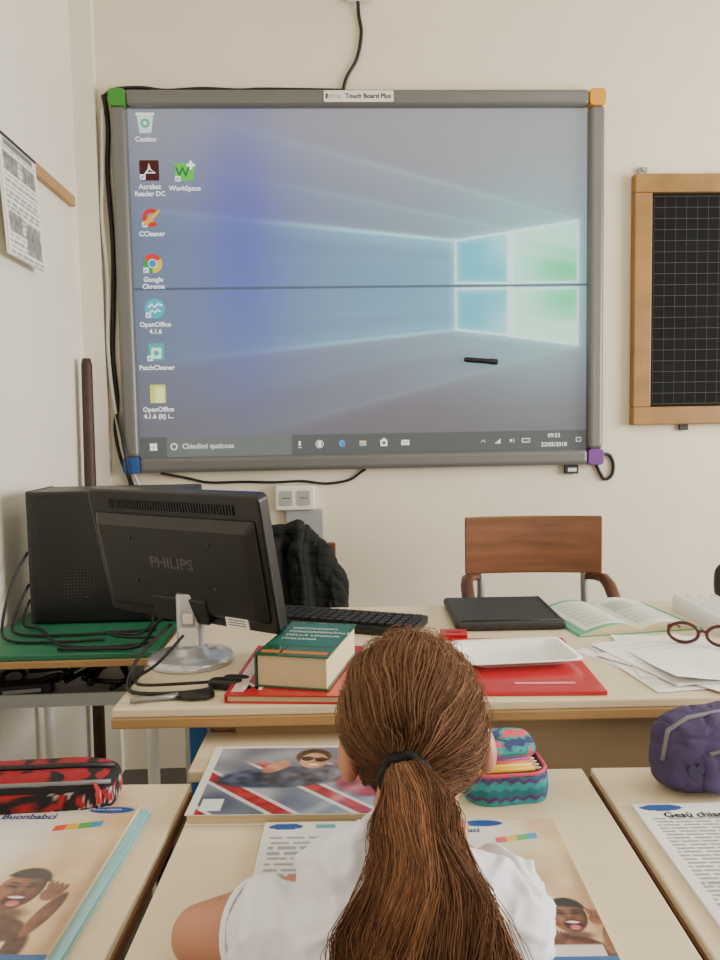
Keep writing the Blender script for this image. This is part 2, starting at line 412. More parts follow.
b=B(); M=T(.520,YB-.030,1.412)@R(5,'Y')
b.tube([(-.058,0,0),(-.05,0,0),(.028,0,0),(.03,0,0),(.055,0,0),(.058,0,0)],[.006,.009,.009,.0105,.0105,.008],'plastic_black',12,M=M); b.box((.035,-.012,.0),(.04,.003,.005),'plastic_black',M)
obj(b,'marker_pen',label='black digital pen resting against the projected screen',category='pen')
b=B(); b.box((.13,YB-.14,2.662),(.19,.28,.09),'plastic_white'); b.box((.13,YB-.02,2.675),(.1,.04,.16),'plastic_white')
obj(b,'projector_mount',label='white projector wall bracket above the whiteboard',category='projector mount',bevel=.01)
def cable(pts,r_,name,label,mt='cable_black',sub=4,group=None):
    P=[Vector(p) for p in pts];o=[]
    for i in range(len(P)-1):
        p0=P[max(i-1,0)];p1=P[i];p2=P[i+1];p3=P[min(i+2,len(P)-1)]
        for k in range(sub):
            t=k/sub; o.append(.5*((2*p1)+(p2-p0)*t+(2*p0-5*p1+4*p2-p3)*t*t+(3*p1-p0-3*p2+p3)*t**3))
    o.append(P[-1])
    return obj(B().tube(o,r_,mt,8),name,label=label,category='cable',group=group)
cy=YB-.008
cable([(.12,YB-.02,2.62),(.122,cy,2.56),(.13,cy,2.5),(.115,cy,2.42),(.08,cy,2.36),(.065,cy,2.314)],.006,'projector_cable','black cable hanging from projector mount to whiteboard')
cable([(-.73,cy,2.29),(-.69,cy,2.318),(-.6,cy,2.324),(-.52,cy,2.315),(-.4,cy,2.321),(-.28,cy,2.316),(-.2,cy,2.319),(.02,cy,2.316),(.06,cy,2.315)],.006,'wall_cable','thin black cable running along the whiteboard top')
cable([(-.725,cy,2.30),(-.714,cy,2.2),(-.722,cy,2.05),(-.714,cy,1.8),(-.722,cy,1.6),(-.73,cy,1.45),(-.722,cy,1.3),(-.73,cy,1.2),(-.715,cy,1.1),(-.69,cy,1.03),(-.66,cy,.9),(-.66,cy,.7)],.008,'wall_cable','thick black cable running down beside the whiteboard')
cable([(-.727,cy-.016,2.25),(-.735,cy-.016,2.05),(-.742,cy-.016,1.9),(-.732,cy-.014,1.7),(-.74,cy-.014,1.5),(-.735,cy-.014,1.36),(-.717,cy-.014,1.2),(-.7,cy-.014,1.1),(-.66,cy-.012,1.02),(-.62,cy-.012,.9)],.006,'wall_cable','white cable running down beside the whiteboard','cable_white')
cable([(-.72,cy-.02,1.25),(-.69,cy-.05,1.14),(-.68,cy-.045,1.03),(-.69,cy,1.0),(-.7,cy,.8)],.005,'wall_cable','black cable looping at the whiteboard corner')
cable([(-.58,cy-.02,1.048),(-.5,cy,1.03),(-.42,cy,1.012),(-.3,cy,1.012),(-.2,cy,1.008),(-.1,cy,1.01),(-.02,cy,1.0),(.06,cy,1.01),(.10,cy,1.035),(.12,cy,1.048)],.0045,'wall_cable','black cable drooping below the whiteboard')
cable([(.946,cy-.02,1.085),(.976,cy,1.08),(.99,cy,1.05),(.985,cy,1.01),(.96,cy,.995),(.942,cy,1.02),(.93,cy,1.048)],.006,'wall_cable','short black cable looping out of the purple corner')
b=B(); b.box((.84,YB-.01,1.032),(.045,.02,.03),'plastic_dark'); b.box((.84,YB-.021,1.032),(.03,.002,.012),'plastic_white')
obj(b,'cable_socket',label='small dark connector block below the whiteboard',category='socket')
sr=root('wall_socket','white surface-mounted double power socket','power socket',(-.125,YB,.955))
b=B(); b.box((0,-.02,0),(.135,.04,.085),'plastic_white'); obj(b,'body',sr,bevel=.006)
for i in(-1,1):
    b=B(); M=T(i*.03,-.041,0)@FRONT; b.rrect((0,0),.042,.05,.005,0,.003,'tray_grey',M)
    for k in(-1,0,1): b.cyl((k*.009,0,.003),(k*.009,0,.0035),.0026,'plastic_black',10,M)
    obj(b,'outlet',sr)
obj(B().box((.03,-.012,-.10),(.13,.024,.12),'tray_grey'),'junction_box',sr,bevel=.004,label='grey junction box below the socket')

# ---------------------------------------------------------------- chalkboard
cx0,cx1,cz0,cz1=1.048,1.95,1.183,2.032
cr=root('chalkboard','wood-framed black chalkboard with ruled squares hung on wall','chalkboard',((cx0+cx1)/2,YB,(cz0+cz1)/2))
W2=cx1-cx0;H2=cz1-cz0;f2=.062
b=B()
b.box((0,-.018,H2/2-f2/2),(W2,.036,f2),'wood_frame'); b.box((0,-.018,-H2/2+f2/2),(W2,.036,f2),'wood_frame')
b.box((-W2/2+f2/2,-.017,0),(f2,.034,H2-2*f2),'wood_frame'); b.box((W2/2-f2/2,-.017,0),(f2,.034,H2-2*f2),'wood_frame')
obj(b,'frame',cr,bevel=.004,label='honey-brown wooden frame')
b=B(); b.box((0,-.01,0),(W2-2*f2,.02,H2-2*f2),'slate')
n=20
for i in range(n+1):
    xx=-W2/2+f2+.01+(W2-2*f2-.02)*i/n; b.box((xx,-.0205,0),(.0015,.001,H2-2*f2-.02),'slate_line')
for i in range(20):
    zz=-H2/2+f2+.01+(H2-2*f2-.02)*i/19; b.box((0,-.0207,zz),(W2-2*f2-.02,.0014,.0022),'slate_line')
obj(b,'writing_surface',cr)
b=B(); b.box((-W2/2+.035,-.01,H2/2+.012),(.03,.008,.03),'grey_metal'); b.cyl((-W2/2+.035,-.006,H2/2+.02),(-W2/2+.035,-.018,H2/2+.02),.006,'chrome',10)
obj(b,'hanger',cr,label='metal hanging bracket')
b=B(); b.box((-W2/2+.19,-.01,-H2/2-.01),(.03,.008,.022),'plastic_black'); obj(b,'hanger',cr,label='small black bottom clip')

# ---------------------------------------------------------------- left wall calendar
def pagefn(u,v):
    if v<.1: return (120,120,122) if .1<u<.9 and .03<v<.08 else (225,223,218)
    for (a,c,d,e) in((.08,.14,.45,.3),(.55,.14,.92,.3),(.08,.62,.42,.8),(.5,.66,.92,.93)):
        if a<u<d and c<v<e: return mix((90,95,98),(175,170,165),.5+.5*noise.noise(Vector((u*15,v*15,1))))
    if int(v*44)%2==0 and (int(u*37+int(v*44)*7)%6) and .06<u<.94: return (150,148,146)
    return (232,230,224)
b=B(); b.box((0,0,-.0035),(.235,.30,.006),'paper'); b.grid(.235,.30,60,76,pagefn,'printmatte',T(0,0,.0005)); b.box((0,.146,.002),(.225,.006,.004),'plastic_dark')
obj(b,'wall_calendar',label='printed black-and-white sheet calendar hung from wooden rail',category='calendar',loc=(XL+.028,2.045,1.79),rot=(87,0,90))
b=B().tube([(-.783,2.44,0),(-.783,2.46,.9),(-.783,2.48,1.41),(-.783,2.48,1.43)],[.02,.02,.018,.013],'dark_wood',10)
obj(b,'wooden_pole',label='dark brown wooden pole leaning upright in the corner',category='pole')

# ---------------------------------------------------------------- cart
ct=root('computer_cart','green-topped computer cart with white metal legs','cart',(-.595,1.83,0))
b=B(); b.box((0,0,.713),(.42,.45,.014),'green_top'); obj(b,'top',ct,label='green laminate top',bevel=.003)
b=B(); b.box((0,0,.698),(.425,.455,.016),'rail_wood'); obj(b,'edge_board',ct,label='pale wood edging',bevel=.002)
for a in(-1,1):
    for c in(-1,1):
        obj(B().tube([(a*.19,c*.2,.69),(a*.19,c*.205,.6),(a*.19,c*.205,.05),(a*.19,c*.205,0)],.0135,'plastic_white',12),'leg',ct)
b=B(); b.box((0,0,.603),(.40,.42,.008),'grey_metal')
for q in((0,-.21,.40,.006),(0,.21,.40,.006)): b.box((q[0],q[1],.614),(q[2],q[3],.028),'tray_grey')
for a in(-1,1): b.box((a*.2,0,.618),(.006,.42,.036),'tray_grey')
obj(b,'shelf',ct,label='grey metal tray shelf')
for i in range(5):
    P=[]
    for k in range(9): P.append((-.75+.07*i+.12*(rnd()-.3),1.66+.14*rnd(),.615+.045*rnd()))
    cable(P,.006,'tray_cable','black cable coiled in the cart tray',group='cables in the cart tray')
b=B().box((0,0,.014),(.12,.05,.028),'plastic_dark'); b.box((0,-.0255,.016),(.08,.001,.008),'tray_grey')
obj(b,'power_adapter',label='dark grey power adapter in the cart tray',category='adapter',loc=(-.70,1.68,.607),rot=(0,0,10),bevel=.005)
# ---------------------------------------------------------------- pc tower
pc=root('desktop_computer','black desktop computer tower with vented side panel','computer tower',(-.546,1.94,.72))
b=B(); b.box((0,0,.167),(.398,.17,.327),'plastic_black'); obj(b,'case',pc,bevel=.006,seg=3)
b=B(); b.box((.005,-.0865,.165),(.365,.004,.305),'plastic_black_gloss')
for i in range(5): b.box((-.11,-.0885,.215+.016*i),(.09,.001,.003),'plastic_black')
obj(b,'side_panel',pc,bevel=.001)
b=B(); M=T(-.085,-.0885,.10)@FRONT
for i in range(-5,6):
    for j in range(-5,6):
        if i*i+j*j<28: b.cyl((i*.008,j*.008,0),(i*.008,j*.008,.0006),.0026,'plastic_mid',6,M)
obj(b,'vent_grille',pc)
b=B(); b.box((-.197,0,.167),(.012,.172,.331),'plastic_mid'); obj(b,'front_bezel',pc,bevel=.005)
for i in range(2): obj(B().box((-.15+.3*i,0,.002),(.03,.14,.004),'plastic_dark'),'foot',pc)
for P in ([(-.755,1.87,.90),(-.772,1.82,.84),(-.775,1.76,.76),(-.74,1.70,.727),(-.62,1.68,.726),(-.52,1.69,.726)],
          [(-.755,1.87,.82),(-.765,1.80,.755),(-.74,1.75,.728),(-.62,1.735,.726),(-.5,1.75,.726),(-.42,1.76,.726)],
          [(-.755,1.87,.78),(-.75,1.81,.735),(-.70,1.79,.726),(-.60,1.65,.726),(-.48,1.63,.726),(-.41,1.65,.727)],
          [(-.45,1.84,.76),(-.44,1.80,.73),(-.46,1.73,.726),(-.52,1.71,.736),(-.47,1.67,.736),(-.40,1.69,.727)]):
    cable(P,.0035,'computer_cable','black computer cable trailing over the green cart top',group='cables on the cart top')

# ---------------------------------------------------------------- teacher desk
DR=-1.7
td=root('teacher_desk','cream laminate teacher desk with beech edge and front panel','desk',(-.355,1.165,0),DR)
b=B(); b.box((.80,.32,.7525),(1.598,.636,.015),'laminate'); obj(b,'top',td,bevel=.003)
b=B(); b.box((.80,.32,.736),(1.6,.638,.018),'rail_wood'); obj(b,'edge_board',td,label='beech wood edge under the top',bevel=.003)
b=B(); b.box((.88,.045,.52),(1.38,.018,.41),'panel_beige'); obj(b,'front_panel',td,label='beige modesty panel',bevel=.002)
b=B(); b.box((.305,-.02,.691),(.33,.14,.018),'laminate'); obj(b,'pull_out_shelf',td,label='cream pull-out shelf board under the top',bevel=.002)
for a,c in((.12,.09),(.12,.58),(1.5,.09),(1.5,.58)): obj(B().box((a,c,.363),(.03,.03,.726),'blue_leg'),'leg',td,label='blue metal leg',bevel=.004)
def sdesk(x,y,w,d,rz,label):
    r=root('student_desk',label,'desk',(x,y,0),rz,'student desks')
    b=B(); b.box((w/2,-d/2,.694),(w-.004,d-.004,.012),'laminate'); obj(b,'top',r,bevel=.002)
    b=B(); b.box((w/2,-d/2,.679),(w,d,.018),'edge_wood'); obj(b,'edge_board',r,label='brown beech edging',bevel=.003)
    for a in(.035,w-.035):
        for c in(.03,d-.03): obj(B().cyl((a,-c,.67),(a,-c,0),.0125,'teal_dark',12),'leg',r,label='dark teal tubular leg')
    for c in(.06,d-.06): obj(B().box((w/2,-c,.645),(w-.09,.02,.03),'teal_dark'),'crossbar',r)
sdesk(-.190,1.064,.546,.41,-2.6,'cream student desk where the child sits writing')
sdesk(-.756,1.062,.552,.45,-2.8,'cream student desk with workbook and red pencil case')
sdesk(.364,1.040,.56,.45,-2.8,'cream student desk with purple pencil case')

# ---------------------------------------------------------------- monitor
mo=root('computer_monitor','black flat monitor seen from behind on silver round stand','monitor',(-.272,1.405,.76))
b=B(); n=40
def prof(rs,mt):
    vs=[];fs=[]
    for (r_,z) in rs:
        for j in range(n): vs.append((r_*math.cos(2*pi*j/n),r_*math.sin(2*pi*j/n),z))
    K=len(rs)
    for i in range(K-1):
        for j in range(n): fs.append((i*n+j,i*n+(j+1)%n,(i+1)*n+(j+1)%n,(i+1)*n+j))
    fs.append(tuple(range(n))[::-1]); fs.append(tuple(range((K-1)*n,K*n)))
    b.add(vs,fs,mt,smooth=True)
prof([(.080,0),(.082,.004),(.078,.012),(.06,.016),(.035,.018),(.03,.028),(.0,.03)],'plastic_silver')
obj(b,'stand_base',mo,label='glossy silver round base')
b=B(); b.rrect((0,0.0),.05,.035,.012,.02,.13,'plastic_silver',T(0,.005,0)); b.box((0,-.015,.05),(.034,.01,.035),'plastic_white'); b.box((0,-.018,.085),(.02,.006,.02),'plastic_white')
obj(b,'stand_neck',mo,label='silver stand neck',bevel=.003)
MM=T(-.006,.03,.072)@R(-33,'Z')@R(12,'X')
Mf=MM@FRONT
b=B(); b.rrect((0,.126),.434,.262,.012,-.028,.0,'plastic_black_gloss',Mf)
obj(b,'housing',mo,bevel=.005,seg=3)
b=B()
def frus(w0,h0,w1,h1,z0,z1,cy_,cy1,mt,M):
    vs=[(a*w0/2,cy_+c*h0/2,z0) for a,c in((-1,-1),(1,-1),(1,1),(-1,1))]+[(a*w1/2,cy1+c*h1/2,z1) for a,c in((-1,-1),(1,-1),(1,1),(-1,1))]
    b.add(vs,[(3,2,1,0),(4,5,6,7)]+[(i,(i+1)%4,4+(i+1)%4,4+i) for i in range(4)],mt,None,M)
frus(.408,.20,.37,.165,0,.018,.113,.108,'plastic_black',Mf)
obj(b,'back_shell',mo,bevel=.006,seg=3)
b=B()
for i in range(46): b.box((-.155+i*.0069,.228,.001),(.003,.018,.004),'plastic_dark',Mf)
obj(b,'vent_grille',mo)
b=B(); b.text('PHILIPS',.030,0,.122,'logo_grey',Mf,None,'CENTER',.0184,.0008,.0006,1.15)
obj(b,'maker_logo',mo)
for sx_,sy_ in((-.1,.08),(.1,.08),(-.1,.165),(.1,.165)):
    obj(B().cyl((sx_,sy_,.018),(sx_,sy_,.0195),.0045,'plastic_dark',10,Mf),'screw',mo)
b=B(); b.rrect((.135,.018),.052,.022,.002,.0145,.017,'paper',Mf)
for i in range(3): b.box((.135,.013+.005*i,.0172),(.04,.0015,.0004),'plastic_dark',Mf)
obj(b,'sticker',mo,label='white information sticker')
b=B(); b.box((0,.03,.012),(.14,.05,.02),'plastic_black',Mf); obj(b,'stand_bracket',mo,bevel=.004)
cable([(-.30,1.37,.84),(-.345,1.32,.80),(-.357,1.285,.767),(-.335,1.225,.766),(-.27,1.213,.766),(-.215,1.225,.766),(-.205,1.25,.766)],.0035,'monitor_cable','black monitor cable on the teacher desk')
cable([(-.27,1.33,.83),(-.31,1.30,.79),(-.345,1.30,.766),(-.325,1.24,.773),(-.25,1.24,.773),(-.18,1.27,.766)],.0028,'monitor_cable','thin black monitor cable on the teacher desk')
cable([(-.32,1.5,.84),(-.365,1.54,.80),(-.42,1.60,.735),(-.5,1.615,.727),(-.6,1.62,.727)],.004,'monitor_cable','black monitor cable leading to the cart')
b=B(); M=T(-.285,1.195,.7655)@R(8,'Z')
b.tube([(-.045,0,0),(.03,.002,0)],[.0035,.005],'grey_metal',8,M=M); b.tube([(-.045,-.006,0),(.03,.008,0)],[.003,.005],'grey_metal',8,M=M)
for sgn in(-1,1): b.tube([(.03,sgn*.002,0),(.05,sgn*.012,0),(.075,sgn*.013,0),(.085,sgn*.006,0),(.07,sgn*.002,0),(.04,sgn*.003,0)],.004,'plastic_black',8,M=M)
obj(b,'scissors',label='steel scissors with black handles lying on desk',category='scissors')
b=B(); M=T(-.185,1.245,.7695)@R(-12,'Z'); b.ell((0,0,0),(.03,.013,.009),'plastic_black',M,e1=.6,e2=.6); b.ell((.012,.02,0),(.024,.010,.008),'plastic_black',M,e1=.6,e2=.6)
obj(b,'plug_adapter',label='black plug connector bundle lying on desk',category='plug')

# ---------------------------------------------------------------- things on teacher desk
def book(name,label,cx,cy,z,w,d,h,rz,cover_top,cover_m='glossprint',cat='book',spine='left',extra=None,pg='pages',th=.0025):
    r=root(name,label,cat,(cx,cy,z),rz)
    b=B()
    b.box((0,0,h-th/2),(w,d,th),cover_m,None,cover_top); b.box((0,0,th/2),(w,d,th),cover_m,None,cover_top)
    if spine=='left': b.box((-w/2+th/2,0,h/2),(th,d,h-2*th),cover_m,None,cover_top)
    if extra: extra(b,w,d,h)
    obj(b,'cover',r,bevel=.0008)
    b=B(); b.box((0,0,h/2),(w-.008,d-.008,h-2*th-.0002),pg); obj(b,'page_block',r)
    return r
book('red_book','red softcover textbook lying under the dictionary',-.062,1.300,.76,.205,.27,.014,-6,(188,26,36),extra=lambda b,w,d,h:(b.text('M',.05,-w/2+.02,-d/2+.04,'print',None,(235,225,215),'LEFT',h+.0004,.001),b.box((-.085,-.02,h+.0002),(.02,.2,.0003),'print',None,(225,200,195))))
def dic(b,w,d,h):
    b.box((0,.02,h+.0002),(w-.012,d-.07,.0003),'print',None,(30,98,92))
    for i,t in enumerate(('DIZIONARIO','FONDAMENTALE','DELLA LINGUA','ITALIANA')): b.text(t,.0145,-w/2+.016,d/2-.045-.022*i,'print',None,(228,232,226),'LEFT',h+.0006,.0001)
    b.box((.0,-d/2+.018,h+.0002),(w-.012,.014,.0003),'print',None,(190,110,50))
    b.box((-w/2+.04,-.07,h+.0002),(.004,.04,.0003),'print',None,(24,80,66))
book('dictionary','thick green dictionary with cream page edges on red textbook',-.045,1.293,.7745,.125,.205,.055,-15,(30,90,62),extra=dic)
kb=root('keyboard','black computer keyboard lying beside the dictionary','keyboard',(.018,1.635,.76),-22)
obj(B().box((0,0,.009),(.36,.13,.018),'plastic_black'),'body',kb,bevel=.004)
kk=B().box((0,0,.002),(.0150,.0150,.008),'key_black'); km=kk.mesh('key')
for i in range(18):
    for j in range(5):
        o=bpy.data.objects.new('key',km); link(o); o.parent=kb; o.location=(-.164+i*.0193,-.044+j*.0193,.0185)
lb=root('document_folder','black leather document folder on teacher desk','folder',(.378,1.660,.76),-2)
obj(B().box((0,0,.011),(.235,.235,.020),'leather_black'),'cover',lb,bevel=.008,seg=3)
obj(B().tube([(-.105,-.109,.0215),(.105,-.109,.0215),(.109,.107,.0215)],.0015,'zip',6),'zipper',lb)
rf=root('red_folder','glossy red plastic folder under the white tray','folder',(.335,1.318,.76),-4)
obj(B().box((0,0,.004),(.225,.305,.008),'red_cover'),'cover',rf,bevel=.002)
b=B(); b.box((.02,-.115,.0086),(.1,.008,.0005),'print',None,(225,160,160)); obj(b,'label_strip',rf)
b=B().box((0,0,.006),(.055,.045,.012),'red_cover'); b.box((0,0,.0122),(.03,.012,.0004),'print',None,(120,20,30))
obj(b,'red_notebook',label='small red notebook peeking beside the black folder',category='notebook',loc=(.245,1.508,.76),rot=(0,0,-8),bevel=.002)
b=B()
def ringp(sx,sy,z,n=5,r_=.02):
    P=[]
    for k,(a,c) in enumerate([(1,1),(-1,1),(-1,-1),(1,-1)]):
        for i in range(n+1):
            t=(k+i/n)*pi/2; P.append((a*(sx/2-r_)+r_*math.cos(t),c*(sy/2-r_)+r_*math.sin(t),z))
    return P
Rg=[ringp(.17,.10,0),ringp(.175,.105,.003),ringp(.195,.13,.014),ringp(.212,.15,.015),ringp(.212,.15,.0135),ringp(.195,.13,.0125),ringp(.172,.102,.0015)]
vs=[p for g in Rg for p in g];n_=len(Rg[0]);fs=[]
for i in range(len(Rg)-1):
    for j in range(n_): fs.append((i*n_+j,i*n_+(j+1)%n_,(i+1)*n_+(j+1)%n_,(i+1)*n_+j))
fs.append(tuple(range(n_))[::-1]); fs.append(tuple(range((len(Rg)-1)*n_,len(Rg)*n_)))
b.add(vs,fs,'paper',smooth=True)
obj(b,'paper_tray',label='white rectangular paper tray lying on red folder',category='tray',loc=(.330,1.340,.7685),rot=(0,0,3))
ob=root('open_book','open textbook with teal-bordered pages on teacher desk','book',(.622,1.615,.76),7)
def pageop(side):
    def fn(u,v):
        uu=u if side>0 else 1-u
        if uu>.88 or (side<0 and (v<.08)): return (104,188,160)
        if v>.93 and side<0: return (104,188,160)
        if int(v*40)%2==0 and .08<uu<.8 and .1<v<.9: return (190,194,186)
        if side>0 and .1<uu<.45 and .15<v<.4: return (190,205,190)
        return (242,242,230)
    return fn
for sd in(-1,1):
    b=B(); D=.225; Wp=.134
    fn=pageop(sd); nx,ny=36,50; vs=[];cs=[];fs=[]
    for j in range(ny+1):
        for i in range(nx+1):
            u=i/nx; t=u if sd>0 else 1-u
            z=.004+.022*math.sin(pi*min(1,t*1.05))**.8*(1-t*.55)
            vs.append(((u*Wp if sd>0 else (u-1)*Wp),D/2-j/ny*D,z)); cs.append(fn(u,j/ny))
    for j in range(ny):
        for i in range(nx):
            a=j*(nx+1)+i; fs.append((a,a+nx+1,a+nx+2,a+1))
    k=b.mi('printmatte')
    b.v+=vs; b.c+=[lin(c) for c in cs]
    for f in fs: b.f.append(f);b.m.append(k);b.sm.append(True)
    for yy in(-D/2,D/2):
        top=[(vs[i][0],yy,vs[i][2]) for i in range(nx+1)]; bot=[(p[0],yy,.002) for p in top]
        b.add(top+bot,[(i,i+1,nx+2+i,nx+1+i) for i in range(nx)],'pages')
    xe=Wp*sd; zz=vs[nx][2] if sd>0 else vs[0][2]
    b.add([(xe,-D/2,.002),(xe,D/2,.002),(xe,D/2,zz),(xe,-D/2,zz)],[(0,1,2,3)],'pages')
    obj(b,'pages',ob)
obj(B().box((0,0,.001),(.278,.232,.002),'print',None,(70,160,130)),'cover',ob,label='teal cover')
for i,(x,y,rz,w,d) in enumerate(((.60,1.325,24,.20,.25),(.605,1.30,6,.20,.26),(.635,1.34,-10,.19,.26),(.64,1.295,32,.20,.26),(.625,1.32,14,.20,.25),(.63,1.27,2,.15,.18))):
    b=B(); zb=.0014*i
    if i==5:
        nx,ny=14,14
        def hz(u,v): return zb+.0010+(.016*max(0,1-u+1-v-1.1)**1.5+.003*abs(noise.noise(Vector((u*2+i*3,v*2,i)))))
        vs=[(-w/2+w*a/nx,-d/2+d*c/ny,hz(a/nx,c/ny)) for c in range(ny+1) for a in range(nx+1)]
        fs=[(c*(nx+1)+a,c*(nx+1)+a+1,(c+1)*(nx+1)+a+1,(c+1)*(nx+1)+a) for c in range(ny) for a in range(nx)]
        b.add(vs,fs,'paper',smooth=True)
    b.box((0,0,.0005+zb),(w,d,.001),'paper')
    if i==4:
        for k in range(9): b.box((-.01,.09-.02*k,.0012+zb),(.15,.0014,.0002),'print',None,(190,190,195))
    obj(b,'paper_sheet',label='loose white paper sheet in a pile on teacher desk',category='paper',loc=(x,y,.76),rot=(0,0,rz),group='loose papers on the teacher desk')
g=root('eyeglasses','eyeglasses with dark red frame lying on papers','glasses',(.705,1.385,.7675),-30)
b=B()
for a in(-1,1): b.tube([(a*.034+.027*math.cos(t*pi/10),-.0,.021+.019*math.sin(t*pi/10)) for t in range(21)],.0034,'dark_red',8)
b.tube([(-.009,0,.024),(0,-.002,.028),(.009,0,.024)],.003,'dark_red',8)
obj(b,'frame',g,label='dark red-brown rims')
for a in(-1,1): obj(B().tube([(a*.061,0,.030),(a*.062,.03,.026),(a*.054,.09,.012),(a*.05,.11,.003)],.0028,'dark_red',8),'temple',g)
b=B(); nx=80;vs=[];fs=[]
for i in range(nx+1):
    u=i/nx; z=.024+.011*math.sin(u*2*pi*7); x=-.10+.20*u
    for y in(-.122,.122): vs.append((x,y,z)); 
for i in range(nx): fs.append((2*i,2*i+2,2*i+3,2*i+1))
b.add(vs,fs,'paper',smooth=True)
vs2=[(p[0],p[1],0) for p in vs]; n0=len(vs)
b.add(vs+vs2,[(2*i,2*i+2,n0+2*i+2,n0+2*i) for i in range(nx)]+[(2*i+1,2*i+3,n0+2*i+3,n0+2*i+1) for i in range(nx)]+[(0,1,n0+1,n0),(2*nx,2*nx+1,n0+2*nx+1,n0+2*nx)]+[(n0+2*i,n0+2*i+1,n0+2*i+3,n0+2*i+2) for i in range(nx)],'paper')
obj(b,'corrugated_paper',label='white rippled paper stack on teacher desk',category='paper',loc=(.885,1.57,.76),rot=(0,0,-2))
b=B().ell((0,0,.05),(.055,.026,.05),'leather_black',e1=.6,e2=.6); b.tube([(-.03,0,.095),(-.015,0,.112),(.015,0,.112),(.03,0,.095)],.005,'zip',8)
obj(b,'black_pouch',label='small black zipped pouch on teacher desk',category='pouch',loc=(.965,1.730,.76))

# ---------------------------------------------------------------- chairs
def chair(x,y,rz,arms,label):
    r=root('wooden_chair',label,'chair',(x,y,0),rz)
    b=B(); nx=14
    def pnl(w,z0,z1,th,curve):
        vs=[]
        for j,(dy) in enumerate((0,th)):
            for z in(z0,z1):
                for i in range(nx+1):
                    u=i/nx*2-1; vs.append((u*w/2,dy+curve*(1-u*u),z))
        K=nx+1;fs=[]
        for i in range(nx):
            fs+= [(i,i+1,K+i+1,K+i),(2*K+i,3*K+i,3*K+i+1,2*K+i+1),(i,2*K+i,2*K+i+1,i+1),(K+i,K+i+1,3*K+i+1,3*K+i)]
        fs+=[(0,K,3*K,2*K),(nx,2*K+nx,3*K+nx,K+nx)]
        b.add(vs,fs,'ply_brown')
    pnl(.407 if arms else .32,.745 if arms else .70,.918 if arms else .85,.012,.02); obj(b,'backrest',r,label='curved brown plywood backrest',bevel=.004)
    b=B(); b.rrect((0,-.2),.40,.38,.05,.44,.455,'ply_brown'); obj(b,'seat',r,label='brown plywood seat',bevel=.004)
    for a in(-1,1):
        zt=.90 if arms else .84
        sx_=.155 if arms else .13
        obj(B().tube([(a*sx_,.022,zt),(a*sx_,.022,.7),(a*(sx_+.005),.0,.45),(a*.18,.04,.0)],.011,'grey_metal',12),'leg',r,label='grey metal rear leg and back upright')
        obj(B().tube([(a*.17,-.02,.43),(a*.17,-.35,.43),(a*.18,-.38,.40),(a*.19,-.41,0)],.011,'grey_metal',12),'leg',r,label='grey metal front leg')
        if arms:
            obj(B().tube([(a*.16,.015,.735),(a*.182,.0,.738),(a*.20,-.03,.738),(a*.205,-.07,.725),(a*.205,-.12,.70),(a*.203,-.145,.685)],[.012,.015,.018,.019,.019,.015],'arm_wood',12,flat=.8),'armrest',r,label='dark wooden armrest')
            obj(B().tube([(a*.203,-.13,.69),(a*.2,-.2,.56),(a*.175,-.25,.43)],.01,'grey_metal',10),'arm_support',r)
    return r
chair(.600,2.2,-5,True,'brown plywood armchair with grey metal frame behind the desk')
chair(-.150,2.22,3,False,'brown plywood chair with a dark jacket over its back')
b=B()
b.cap((-.22,2.19,.872),(-.09,2.185,.878),.040,.042,'jacket'); b.cap((-.09,2.185,.875),(-.035,2.17,.83),.042,.040,'jacket')
b.cap((-.035,2.17,.83),(.000,2.14,.74),.040,.042,'jacket'); b.cap((.000,2.14,.74),(.014,2.12,.60),.042,.044,'jacket')
b.cap((-.10,2.13,.84),(-.085,2.12,.60),.034,.050,'jacket'); b.cap((-.18,2.15,.84),(-.18,2.13,.60),.04,.055,'jacket'); b.cap((-.05,2.15,.80),(-.035,2.13,.60),.034,.046,'jacket')
b.cap((-.19,2.15,.90),(-.10,2.155,.908),.014,.016,'jacket'); b.ell((-.12,2.25,.74),(.14,.025,.16),'jacket')
def quilt(co,n):
    q=co.z+.10*co.x+.014*noise.noise(co*9)
    d=abs((q*32)%1-.5)
    fold=noise.noise(Vector((co.x*26,co.y*12,co.z*6)))
    return -.0028*max(0,1-d/.16)+.014*fold-.007*max(0,1-abs(fold)*7)
remesh(b,'jacket',.0042,'jacket',6,quilt,label='dark jacket with horizontal quilting draped over the chair back',category='jacket')

